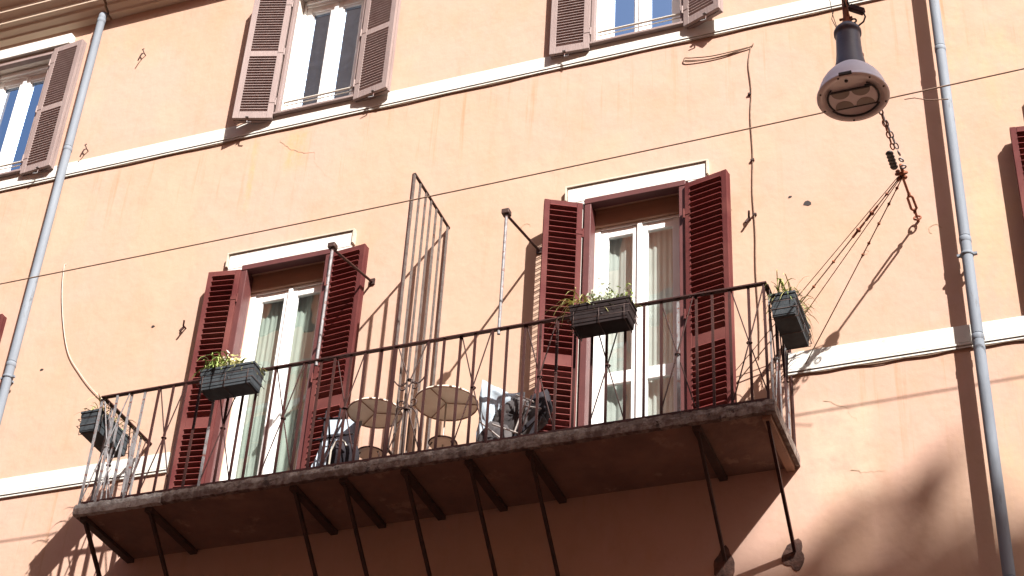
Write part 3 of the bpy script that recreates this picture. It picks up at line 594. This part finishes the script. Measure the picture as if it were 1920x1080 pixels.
def blades(n, L_, spread, length, rise, droop, wd, seed, xr=(-1, 1), hd=.08):
    rnd = random.Random(seed); b = MB()
    for i in range(n):
        x = rnd.uniform(*xr)*L_/2*.95; y = rnd.uniform(-1, 1)*hd*.8; a = rnd.uniform(0, 2*math.pi); ln = length*rnd.uniform(.5, 1.25); d = Vector((math.cos(a), math.sin(a)*.8, 0)); side = Vector((-d.y, d.x, 0)); p0 = Vector((x, y, .168))
        up_ = rise*rnd.uniform(.4, 1.2); dr = droop*rnd.uniform(.4, 1.3); vs = []; N = 6; w0 = wd*rnd.uniform(.6, 1.2); tw = rnd.uniform(-.8, .8)
        for k in range(N+1):
            t = k/N; p = p0+d*(ln*spread*t)+Vector((0, 0, up_*ln*math.sin(min(t*2.2, 3.0)*.9)-dr*ln*t*t)); w_ = w0*(math.sin(math.pi*min(.98, .12+t*.86)))**.8
            sd = (side+Vector((0, 0, tw*t))).normalized(); vs += [p-sd*w_/2, p+sd*w_/2]
        b.add(vs, [(2*k, 2*k+1, 2*k+3, 2*k+2) for k in range(N)])
    return b
def leaves(n, L_, hgt, size, seed, xr=(-1, 1), hd=.08):        # small leafy sprigs
    rnd = random.Random(seed); b = MB()
    for i in range(n):
        x = rnd.uniform(*xr)*L_/2; y = rnd.uniform(-1, 1)*hd; z = .17+abs(rnd.gauss(0, .5))*hgt; c = Vector((x, y-rnd.random()*.02, z)); d = Vector((rnd.uniform(-1, 1), rnd.uniform(-1, 1), rnd.uniform(-.3, 1))).normalized(); e = d.cross(Vector((rnd.uniform(-1, 1), rnd.uniform(-1, 1), .3))).normalized(); s = size*rnd.uniform(.5, 1.2)
        b.add([c-d*s, c+e*s*.42, c+d*s, c-e*s*.42], [(0, 1, 2, 3)])
    return b
def plant(mb, loc, rz, m, name, label, cat='plant', group='plants in the planter boxes'):
    o = mb.build(name, m, recalc=False); o.location = loc; o.rotation_euler.z = rz; return tag(o, label, cat, group)
PL = (-6.425, -.872, 8.955); PR = (-3.365, -.872, 8.955); PE = (-2.064, -.49, 8.925); PW = (-7.80, -.49, 8.925)
planter(PL, 0, M['planter_grey'], 'grey planter box on the front rail before the mint curtained door'); planter(PR, 0, M['planter_dark'], 'dark brown planter box on the front rail before the middle railed door', .455)
planter(PE, math.pi/2, M['planter_grey'], 'dark planter box hung outside the right end of the balcony'); planter(PW, -math.pi/2, M['planter_grey'], 'dark planter box hung outside the left end of the balcony')
plant(blades(70, .47, .85, .21, .9, .55, .018, 3, (-1, .1)), PL, 0, M['leaf'], 'strap_leaf_plant', 'green strap leaved plant at the left end of the mint door planter')
plant(leaves(420, .47, .11, .019, 5, (-.5, .35)), PL, 0, M['leaf_dry'], 'leafy_plant', 'yellow green leafy plant in the middle of the mint door planter')
plant(leaves(90, .47, .13, .019, 6, (-.25, .0)), PL, 0, M['bloom'], 'flowering_plant', 'white bloom standing in the mint door planter')
plant(blades(70, .47, 1.0, .12, .4, .7, .005, 8, (.1, 1.1)), PL, 0, M['leaf_dry'], 'dry_grass', 'thin dry grass at the right end of the mint door planter')
plant(blades(80, .45, .95, .22, .7, .6, .011, 13, (-1.05, -.3)), PR, 0, M['leaf_dry'], 'spiky_grass', 'straw coloured spiky grass at the left end of the dark brown planter')
plant(leaves(420, .45, .14, .022, 14, (-.45, .4)), PR, 0, M['leaf_pale'], 'silver_leaf_plant', 'pale silvery plant in the middle of the dark brown planter')
plant(leaves(170, .45, .12, .018, 15, (.2, 1.0)), PR, 0, M['leaf'], 'leafy_plant', 'green leafy plant at the right end of the dark brown planter')
plant(blades(60, .45, 1.0, .11, .5, .8, .005, 16, (.5, 1.05)), PR, 0, M['leaf_dry'], 'dry_grass', 'wispy dry stems at the right end of the dark brown planter')
plant(blades(110, .46, .95, .20, .75, .75, .010, 21), PE, math.pi/2, M['leaf'], 'arching_fern', 'arching green fern in the planter at the right end of the balcony')
plant(blades(110, .46, 1.0, .21, .9, .7, .008, 22), PE, math.pi/2, M['leaf_dry'], 'dry_grass', 'straw coloured fronds in the planter at the right end of the balcony')
plant(blades(80, .46, 1.0, .22, .7, .55, .009, 31), PW, -math.pi/2, M['leaf_dry'], 'dry_grass', 'dry grass in the planter at the left end of the balcony')
plant(leaves(200, .46, .09, .017, 32), PW, -math.pi/2, M['leaf'], 'leafy_plant', 'low green plant in the planter at the left end of the balcony')

# ------------------------------------------------------------------ round stands on the balcony
def stand(x, y, z, r_, lx, lr, label, pole_m):
    t = empty('round_stand', (x, y, 8.19), label, 'stand', 'round cream stands on the balcony')
    Z = z-8.19; d = MB(); d.lathe([(.0001, .028), (r_*.5, .024), (r_*.9, .014), (r_*.985, .006), (r_, 0), (r_*.99, -.008), (r_*.97, -.004), (r_*.5, .004), (.0001, .006)], (0, 0, Z), 40); d.build('top', M['cream'], t)
    rb = MB()
    for a in (R(20), R(140), R(262)): rb.tube([(0, 0, Z-.002), (r_*.95*math.cos(a), r_*.95*math.sin(a), Z-.006)], .0042, 5)
    rb.torus((0, 0, Z-.006), r_*.975, .006, None, 40, 6); rb.build('rim', M['brown_wood'], t)
    k = MB(); k.lathe([(.0001, .065), (.022, .062), (.030, .05), (.026, .036), (.010, .03), (.010, .02)], (0, 0, Z), 14); k.build('knob', M['iron_dark'], t)
    MB().tube([(0, 0, 0), (0, 0, Z)], .0075, 8).build('pole', pole_m, t)
    l = MB(); Z2 = lx[2]-8.19; l.lathe([(.0001, .012), (lr*.9, .010), (lr, 0), (lr*.96, -.010), (lr*.6, -.016), (.0001, -.014)], (0, 0, Z2), 30); l.build('lower_tray', M['cream'], t)
    l2 = MB(); l2.torus((0, 0, Z2), lr*1.02, .006, None, 30, 6); l2.build('tray_rim', M['iron'], t)
    lg = MB()
    for a in (R(100), R(220), R(340)): lg.tube([(0, 0, .30), (.07*math.cos(a), .07*math.sin(a), .29), (.13*math.cos(a), .13*math.sin(a), .18), (.15*math.cos(a), .15*math.sin(a), .0)], .006, 6)
    lg.build('foot', M['iron_dark'], t)
stand(-5.36, -.44, 8.84, .218, (0, 0, 8.475), .10, 'round cream stand with knob, left of the divider grille', M['iron_dark']); stand(-4.76, -.44, 8.825, .25, (0, 0, 8.465), .105, 'larger round cream stand with pale pole, right of the divider grille', M['cable_white'])

# ------------------------------------------------------------------ folded chairs, bag, cloth
fc = empty('folding_chair', (-5.68, -.45, 8.19), 'folding chair with pale blue sling leaning by the left door', 'chair'); fi = Matrix.Translation((-5.68, -.45, 8.19)).inverted()
def pf(mb, n, m, root, inv, bevel=0):
    o = mb.build(n, m, root, bevel=bevel); o.matrix_parent_inverse = inv; return o
sg = MB(); P4 = [(-5.86, -.50, 8.30), (-5.56, -.50, 8.30), (-5.50, -.36, 8.86), (-5.80, -.36, 8.90)]; N = 8; vs = []
for i in range(N+1):
    for k in range(N+1):
        u, v = i/N, k/N; a = Vector(P4[0]).lerp(Vector(P4[1]), u); b = Vector(P4[3]).lerp(Vector(P4[2]), u); p = a.lerp(b, v); p.y += .025*math.sin(v*math.pi)+.006*math.sin(v*22); vs.append(p)
vs2 = [p+Vector((0, .004, 0)) for p in vs]; n1 = len(vs)
sg.add(vs+vs2, [(i*(N+1)+k, i*(N+1)+k+1, (i+1)*(N+1)+k+1, (i+1)*(N+1)+k) for i in range(N) for k in range(N)]+[tuple(n1+q for q in (i*(N+1)+k, (i+1)*(N+1)+k, (i+1)*(N+1)+k+1, i*(N+1)+k+1)) for i in range(N) for k in range(N)], True)
pf(sg, 'sling', M['canvas'], fc, fi)
fb = MB()
for a, b in (((-5.80, -.55, 8.19), (-5.56, -.53, 8.80)), ((-5.60, -.55, 8.19), (-5.72, -.53, 8.86)), ((-5.83, -.55, 8.60), (-5.48, -.53, 8.62)), ((-5.80, -.54, 8.80), (-5.55, -.52, 8.78)), ((-5.76, -.54, 8.19), (-5.74, -.52, 8.88)), ((-5.64, -.54, 8.40), (-5.62, -.52, 8.88))): fb.tube([a, b], .0085, 8)
pf(fb, 'frame', M['black_fabric'], fc, fi)
def lump(c, sx, sy, sz, seed, nu=14, nv=9, rough=.12, lean=0.0):
    rnd = random.Random(seed); b = MB(); vs = []; ph = [rnd.uniform(0, 6) for _ in range(6)]
    for i in range(nv+1):
        t = math.pi*i/nv
        for k in range(nu):
            a = 2*math.pi*k/nu; rr = 1+rough*(math.sin(3*a+ph[0]+t)+.6*math.sin(5*a+ph[1]-2*t)+.5*math.sin(4*t+ph[2]))
            sq = lambda v: math.copysign(abs(v)**.7, v)
            vs.append((c[0]+sx*rr*sq(math.sin(t))*sq(math.cos(a))+lean*math.cos(t), c[1]+sy*rr*sq(math.sin(t))*sq(math.sin(a)), c[2]+sz*sq(math.cos(t))*rr))
    b.add(vs, [(i*nu+k, i*nu+(k+1) % nu, (i+1)*nu+(k+1) % nu, (i+1)*nu+k) for i in range(nv) for k in range(nu)], True); return b
bg_ = empty('duffel_bag', (-5.49, -.60, 8.19), 'black bag with pale handle beside the folding chair', 'bag')
a = lump((0, 0, .13), .12, .065, .15, 4); a.build('bag_body', M['black_fabric'], bg_); MB().tube([(-.08, -.085, .08), (-.075, -.09, .20), (-.04, -.092, .27), (.02, -.092, .27), (.05, -.088, .22)], .008, 6).build('handle', M['cable_white'], bg_)
# pale parasol cloth / folded sheet leaning behind the tarp
def sheet(pts, y, m, name, label, cat, thick=.01, fold=.015, seed=2):
    rnd = random.Random(seed); cx = sum(p[0] for p in pts)/len(pts); cz = sum(p[1] for p in pts)/len(pts); b = MB(); rings = 5; n = len(pts); 
    dense = []
    for i in range(n):
        for k in range(4): t = k/4; dense.append((pts[i][0]*(1-t)+pts[(i+1) % n][0]*t, pts[i][1]*(1-t)+pts[(i+1) % n][1]*t))
    n = len(dense); vs = [(cx, y, cz)]
    for r in range(1, rings+1):
        for i, (px, pz) in enumerate(dense):
            t = r/rings; x = cx+(px-cx)*t; z = cz+(pz-cz)*t; vs.append((x, y+fold*math.sin(x*31+z*17)+fold*.7*math.sin(z*43-x*23+1)+rnd.uniform(-.003, .003), z))
    fs = [(0, 1+i, 1+(i+1) % n) for i in range(n)]+[(1+(r-1)*n+i, 1+r*n+i, 1+r*n+(i+1) % n, 1+(r-1)*n+(i+1) % n) for r in range(1, rings) for i in range(n)]
    nv = len(vs); back = [(x, yy+thick, z) for x, yy, z in vs]; fs2 = [tuple(nv+q for q in reversed(f)) for f in fs]; rim = [(1+(rings-1)*n+i, 1+(rings-1)*n+(i+1) % n, nv+1+(rings-1)*n+(i+1) % n, nv+1+(rings-1)*n+i) for i in range(n)]
    b.add(vs+back, fs+fs2+rim, True); o = b.build(name, m); return tag(o, label, cat)
sheet([(-4.48, 9.00), (-4.36, 8.90), (-4.24, 8.82), (-4.12, 8.81), (-4.14, 8.70), (-4.30, 8.62), (-4.38, 8.50), (-4.46, 8.20), (-4.49, 8.20), (-4.485, 8.6)], -.44, M['canvas'], 'folded_parasol', 'pale blue white cloth with pointed top leaning behind the charcoal tarp', 'cloth', .012, .012)
tp = empty('folded_recliner', (-4.18, -.55, 8.19), 'crumpled charcoal fabric recliner folded up left of the right door', 'recliner'); ti = Matrix.Translation((-4.18, -.55, 8.19)).inverted()
def crumple(pts, y, th, amp, seed):
    rnd = random.Random(seed); cx = sum(p[0] for p in pts)/len(pts); cz = sum(p[1] for p in pts)/len(pts); n = len(pts)*4; dense = []
    for i in range(len(pts)):
        for k in range(4): t = k/4; q = pts[(i+1) % len(pts)]; dense.append((pts[i][0]*(1-t)+q[0]*t, pts[i][1]*(1-t)+q[1]*t))
    vs = [(cx, y-th, cz)]; rings = 6
    for r in range(1, rings+1):
        t = r/rings
        for px, pz in dense: vs.append((cx+(px-cx)*t, y-th*(1-t**3)+rnd.uniform(-amp, amp), cz+(pz-cz)*t+rnd.uniform(-amp, amp)*.4))
    fs = [(0, 1+i, 1+(i+1) % n) for i in range(n)]+[(1+(r-1)*n+i, 1+r*n+i, 1+r*n+(i+1) % n, 1+(r-1)*n+(i+1) % n) for r in range(1, rings) for i in range(n)]
    base = len(vs); vs += [(px, y+.05, pz) for px, pz in dense]; fs += [(1+(rings-1)*n+i, 1+(rings-1)*n+(i+1) % n, base+(i+1) % n, base+i) for i in range(n)]; fs.append(tuple(base+i for i in range(n)))
    return MB().add(vs, fs, True)
pf(crumple([(-4.46, 8.19), (-4.45, 8.44), (-4.36, 8.56), (-4.22, 8.50), (-4.12, 8.30), (-4.10, 8.19)], -.50, .05, .008, 3), 'seat_cover', M['tarp'], tp, ti)
pf(crumple([(-4.38, 8.50), (-4.34, 8.66), (-4.22, 8.75), (-4.12, 8.76), (-3.98, 8.62), (-3.93, 8.52), (-4.08, 8.40), (-4.22, 8.36)], -.46, .05, .009, 5), 'back_cover', M['tarp'], tp, ti)
pf(crumple([(-4.12, 8.70), (-4.10, 8.82), (-3.97, 8.86), (-3.93, 8.70), (-3.98, 8.58)], -.36, .04, .008, 9), 'head_cushion', M['black_fabric'], tp, ti)
ft = MB()
for a, b in (((-4.40, -.60, 8.50), (-4.12, -.60, 8.22)), ((-4.30, -.60, 8.46), (-4.06, -.60, 8.33)), ((-4.13, -.58, 8.70), (-3.98, -.60, 8.60)), ((-4.06, -.60, 8.58), (-3.92, -.60, 8.53)), ((-4.12, -.60, 8.36), (-4.04, -.60, 8.62))): ft.tube([a, b], .007, 7)
pf(ft, 'frame', M['chrome'], tp, ti)
lk = MB()
for a, b in (((-4.10, -.57, 8.36), (-3.90, -.57, 8.54)), ((-4.06, -.57, 8.20), (-3.93, -.57, 8.50)), ((-4.20, -.57, 8.2), (-4.12, -.57, 8.36))): lk.bar(a, b, .03, .012, (0, 1, 0))
pf(lk, 'leg', M['black_fabric'], tp, ti)

# ================================================================== STREET LAMP AND ITS LINES
LX, LY, LZ = -1.187, -2.5, 9.203
lp = empty('street_lamp', (LX, LY, LZ), 'hanging street lamp with navy neck and grey dome over the right of the balcony', 'street lamp')
d = MB(); d.lathe([(.222, .0), (.227, .003), (.227, .010), (.219, .018), (.214, .045), (.206, .078), (.193, .112), (.175, .145), (.152, .178), (.126, .208), (.103, .232), (.085, .240)], (0, 0, 0), 48); d.build('dome', M['lamp_dome'], lp, recalc=True)
nk = MB(); nk.lathe([(.102, .232), (.100, .25), (.090, .31), (.083, .38), (.080, .45), (.079, .52), (.079, .545), (.088, .547), (.089, .57), (.080, .59), (.060, .615), (.045, .63), (.0001, .632)], (0, 0, 0), 40); nk.build('neck', M['lamp_neck'], lp)
fcx = MB(); fcx.lathe([(.226, .002), (.222, -.004), (.190, -.004), (.186, .004), (.0001, .004)], (0, 0, 0), 48); fcx.build('underside', M['lamp_face'], lp, recalc=False)
rg = MB()
ang = [a for a in range(0, 361, 6)]
def arc_(a0, a1, r_, n=20): return [(r_*math.cos(R(a0+(a1-a0)*i/n)), r_*math.sin(R(a0+(a1-a0)*i/n)), -.004) for i in range(n+1)]
rg.tube(arc_(30, 150, .168), .0075, 6); rg.tube(arc_(-48, 32, .158), .006, 6); rg.tube(arc_(148, 222, .158), .006, 6)
rg.bar((-.135, -.078, -.003), (.118, -.078, -.003), .011, .008); rg.bar((-.125, .080, -.003), (.135, .080, -.003), .011, .008); rg.tube([(.09, -.095, -.003), (.13, -.085, -.003)], .006, 6)
rg.build('gasket', M['black'], lp)
ln = MB(); poly = [(x, y) for x, y in [(.150*math.cos(R(a))*1.0, max(-.074, min(.076, .150*math.sin(R(a))))) for a in range(0, 360, 6)]]
ln.prism(poly, -.0035, .002, 'z'); ln.build('lens', M['lamp_lens'], lp)
for cx, cy, s in ((-.068, -.073, 1), (.060, -.073, 1), (-.068, .074, -1), (.066, .074, -1)):
    hp = [(cx+.058*math.cos(R(a)), cy+s*.062*math.sin(R(a))) for a in range(0, 181, 12)]
    if s < 0: hp = hp[::-1]
    MB().prism(hp, -.0062, -.0036, 'z').build('reflector_cup', M['lamp_cup'], lp)
bl = MB(); bl.lathe([(.0001, -.012), (.011, -.010), (.012, -.003)], (-.01, -.168, 0), 10); bl.box(-.045, .035, -.232, -.219, -.004, .016); bl.build('latch', M['black'], lp)
for a in (25, 100, 160, 205, 255, 310, 345): MB().lathe([(.0001, -.010), (.006, -.009), (.007, -.004)], (.208*math.cos(R(a)), .208*math.sin(R(a)), 0), 8).build('screw', M['iron_dark'], lp)
hg = MB(); hg.tube([(0, 0, .62), (0, 0, .66)], .030, 12); hg.tube([(0, 0, .66), (0, 0, .74), (0, 0, .90)], .021, 12); hg.tube([(0, 0, .90), (0, 0, 1.05)], .011, 8); hg.box(-.045, .04, -.008, .008, .69, .70); hg.build('hanger', M['rust'], lp)
bt = MB(); T = Matrix.Translation((.075, -.02, .735)) @ Matrix.Rotation(R(38), 4, 'Y'); bt.box(-.055, .055, -.022, .022, -.02, .02, T); bt.build('junction_box', M['iron'], lp, bevel=.007)
lc = MB(); lc.tube([(.115, -.02, .70), (.125, -.015, .66), (.11, -.01, .625), (.07, 0, .605)], .006, 6); lc.tube([(.035, -.02, .77), (.02, -.01, .83), (.015, 0, .95)], .006, 6); lc.torus((.045, 0, .66), .018, .006, Matrix.Rotation(R(90), 3, 'X')); lc.build('cable', M['black'], lp)
lw = MB(); lw.tube([(-.06, .0, .60), (-.085, 0, .75), (-.11, 0, 1.05)], .0025, 5); lw.tube([(-.06, 0, .60), (-.095, 0, .72), (-.075, 0, .80)], .0025, 5); lw.lathe([(.012, .60), (.012, .63), (.0001, .635)], (-.058, 0, 0), 8); lw.build('stay_wire', M['iron_dark'], lp)

NODE = Vector((-1.146, -.70, 10.022)); HOOK = Vector((-1.136, -.02, 10.105)); TOP = Vector((-1.182, -2.5, 9.99))
def chain(a, b, n, m, parent, llen=None):
    a, b = Vector(a), Vector(b); d = (b-a); L_ = d.length/n; d.normalize(); q = d.to_track_quat('X', 'Z').to_matrix()
    for i in range(n):
        c = a+d*L_*(i+.5); T = q @ Matrix.Rotation(R(90*(i % 2)), 3, 'X'); t = MB().torus((0, 0, 0), 1, .0055, T, 10, 5, L_*.56, .013); o = t.build('link', m, parent); o.matrix_parent_inverse = Matrix.Translation(parent.location).inverted(); o.location = c
ch = empty('lamp_chain', HOOK, 'rusty chain with turnbuckle tying the hanging lamp to the wall hook', 'chain'); ci = Matrix.Translation(HOOK).inverted()
def cp(mb, n, m): o = mb.build(n, m, ch); o.matrix_parent_inverse = ci; return o
k = MB(); k.tube([(HOOK.x, .02, HOOK.z), (HOOK.x, -.03, HOOK.z)], .012, 8); k.torus((HOOK.x, -.05, HOOK.z-.005), .026, .008, Matrix.Rotation(R(70), 3, 'X')); cp(k, 'wall_hook', M['rust'])
tb0, tb1 = HOOK.lerp(NODE, .12), HOOK.lerp(NODE, .62); dd = (NODE-HOOK).normalized()
tb = MB(); tb.tube([HOOK.lerp(NODE, .06), tb0+dd*.06], .010, 6); tb.tube([tb1-dd*.05, NODE], .010, 6)
for s in (-1, 1): tb.tube([tb0+dd*.05, tb0+dd*.09+Vector((s*.020, 0, 0)), tb1-dd*.09+Vector((s*.018, 0, 0)), tb1-dd*.05], .010, 6)
tb.lathe([(.0001, -.02), (.013, -.018), (.013, .018), (.0001, .02)], tb0+dd*.05, 8); tb.lathe([(.0001, -.02), (.013, -.018), (.013, .018), (.0001, .02)], tb1-dd*.05, 8); cp(tb, 'turnbuckle', M['rust'])
nd = MB(); nd.torus(NODE, .036, .013, Matrix.Rotation(R(40), 3, 'X')); nd.torus(NODE+Vector((.01, -.03, .02)), .028, .012, Matrix.Rotation(R(80), 3, 'Y')); nd.tube([NODE+Vector((-.03, 0, .03)), NODE+Vector((.03, 0, -.05))], .016, 6); nd.tube([NODE+Vector((.02, .02, .03)), NODE+Vector((-.03, 0, -.06))], .014, 6); cp(nd, 'ring_joint', M['rust'])
N2 = NODE.lerp(TOP, .16)
ins = MB()
for i in range(5): p = NODE.lerp(TOP, .05+i*.022)+Vector((-.035, 0, 0)); ins.lathe([(.0001, -.012), (.024, -.010), (.030, 0), (.024, .010), (.0001, .012)], p, 10)
cp(ins, 'insulator', M['black'])
pl_ = MB()
for i in range(3): pl_.torus(NODE.lerp(TOP, .04+.045*i)+Vector((.03, 0, 0)), .018, .006, Matrix.Rotation(R(35*i), 3, 'Y'))
cp(pl_, 'shackle', M['iron_pale'])
chain(N2, NODE.lerp(TOP, .42), 7, M['rust'], ch); chain(N2+Vector((.03, 0, 0)), NODE.lerp(TOP, .42), 7, M['iron_pale'], ch)
cp(MB().tube([NODE.lerp(TOP, .42), TOP], .0085, 6), 'cable', M['rust'])
kn = MB()
for t in (.5, .56, .64, .74): kn.lathe([(.0001, -.014), (.014, -.010), (.014, .010), (.0001, .014)], NODE.lerp(TOP, t), 8)
cp(kn, 'clamp', M['rust'])
tag(MB().tube([TOP, (-1.2, -9, 10.15), (-1.2, -17, 11.2)], .007, 6).build('span_cable', M['iron_dark']), 'steel cable carrying the hanging lamp across the street, leaving at the top', 'cable')

# tie lines from the ring joint down to the wall below the right hand planter
def tie(a, b, beads, m, label, sagv=.0, r_=.0035, big=None):
    a, b = Vector(a), Vector(b); t = empty('tie_line', b, label, 'line', 'tie lines from the lamp joint to the wall'); inv = Matrix.Translation(b).inverted()
    pts = [a.lerp(b, i/12)+Vector((0, 0, -sagv*math.sin(math.pi*i/12))) for i in range(13)]; o = MB().tube(pts, r_, 5).build('wire', m, t); o.matrix_parent_inverse = inv
    for i, f in enumerate(beads):
        p = a.lerp(b, f)+Vector((0, 0, -sagv*math.sin(math.pi*f))); q = (b-a).normalized(); s = (.011 if (big is None or i not in big) else .017); L2 = .022 if (big is None or i not in big) else .07
        o = MB().tube([p-q*L2, p-q*L2*.4, p+q*L2*.4, p+q*L2], s*.5, 6, r2=s*.6).build('clip', M['rust'], t); o.matrix_parent_inverse = inv
        k_ = MB().lathe([(.0001, -s), (s, -s*.6), (s, s*.6), (.0001, s)], p, 8).build('bead', M['rust'], t); k_.matrix_parent_inverse = inv
tie(NODE+Vector((-.02, 0, -.02)), (-2.66, 0, 8.93), (), M['cable_brown'], 'thin bare tie line, outermost left of the four below the lamp joint', 0)
tie(NODE+Vector((-.01, 0, -.03)), (-2.60, 0, 8.885), (.08, .17, .25, .40, .52, .70), M['cable_brown'], 'beaded tie line with long dark clips, second from the left below the lamp joint', .008, .005, (2, 1))
tie(NODE+Vector((0, 0, -.03)), (-2.388, 0, 8.942), (), M['cable_brown'], 'thin bare tie line, third from the left below the lamp joint', 0)
tie(NODE+Vector((.01, 0, -.03)), (-2.085, 0, 8.934), (.06, .14, .24, .34, .40), M['cable_brown'], 'beaded tie line ending on the string course, rightmost of the four', .012, .0045)

# wires ------------------------------------------------------------------------
wp = []
for i in range(41):
    t = i/40; x = -12+t*16; wp.append((x, -1.33, 10.165+.0115*(x+4.4)+.0016*(x+4.4)**2-.02))
tag(MB().tube(wp, .0058, 6).build('overhead_wire', M['cable_brown']), 'single dark overhead wire sloping across the whole facade behind the lamp', 'wire')
tag(MB().tube([(-1.0, -1.32, 10.17), (-.93, -1.32, 10.165), (-.84, -1.32, 10.12), (-.70, -1.32, 10.09)], .004, 5).build('wire_tail', M['cable_brown']), 'short loose wire end beside the overhead wire near the right drainpipe', 'wire')
ww = [(-9.02, .0, 11.40), (-9.03, -.012, 11.36), (-8.98, -.012, 11.05), (-8.87, -.012, 10.65), (-8.74, -.012, 10.32), (-8.57, -.012, 10.08), (-8.42, -.012, 9.90), (-8.27, -.012, 9.75), (-8.20, -.012, 9.68)]
def smooth(p, n=6):
    o = []; p = [Vector(q) for q in p]
    for i in range(len(p)-1):
        p0, p1, p2, p3 = p[max(i-1, 0)], p[i], p[i+1], p[min(i+2, len(p)-1)]
        for k in range(n): t = k/n; o.append(.5*((2*p1)+(-p0+p2)*t+(2*p0-5*p1+4*p2-p3)*t*t+(-p0+3*p1-3*p2+p3)*t**3))
    return o+[p[-1]]
tag(MB().tube(smooth(ww), .0034, 6).build('white_cord', M['cable_white']), 'slack white cord hanging down the wall towards the left railing corner', 'cord')
cb = smooth([(-2.375, -.008, 12.294), (-2.40, -.010, 12.1), (-2.385, -.010, 11.8), (-2.402, -.010, 11.5), (-2.395, -.010, 11.1), (-2.41, -.010, 10.7), (-2.40, -.012, 10.3), (-2.408, -.012, 9.9), (-2.40, -.012, 9.4), (-2.41, -.010, 9.08)])
cbo = tag(MB().tube(cb, .0048, 6).build('wall_cable', M['cable_brown']), 'thin dark cable running straight down the plaster right of the tall red shutter', 'cable')
for z in (11.75, 11.02, 10.45): MB().box(-2.415, -2.385, -.02, .001, z, z+.018).build('clip', M['iron_dark'], cbo)
lp2 = smooth([(-2.35, -.01, 12.33), (-2.375, -.012, 12.30), (-2.46, -.012, 12.285), (-2.62, -.012, 12.262), (-2.80, -.012, 12.262), (-2.95, -.014, 12.285), (-2.96, -.014, 12.33), (-2.90, -.014, 12.315), (-2.70, -.014, 12.285), (-2.40, -.014, 12.295)])
tag(MB().tube(lp2, .0055, 6).build('cable_loop', M['cable_brown']), 'loop of dark cable pinned level on the plaster under the upper string course', 'cable')
# thin cables clipped under the string courses
for z, n_, a_, b_ in ((12.528, 'upper', -18, 8), (8.872, 'lower', -2.2, 8)):
    pts = [(a_+(b_-a_)*i/130, -.012, z+.006*math.sin(i*1.3)+.004*math.sin(i*.47)) for i in range(131)]
    tag(MB().tube(pts, .0045, 5).build('facade_cable', M['cable_brown']), f'thin dark cable clipped along the underside of the {n_} white string course', 'cable', 'cables under the string courses')
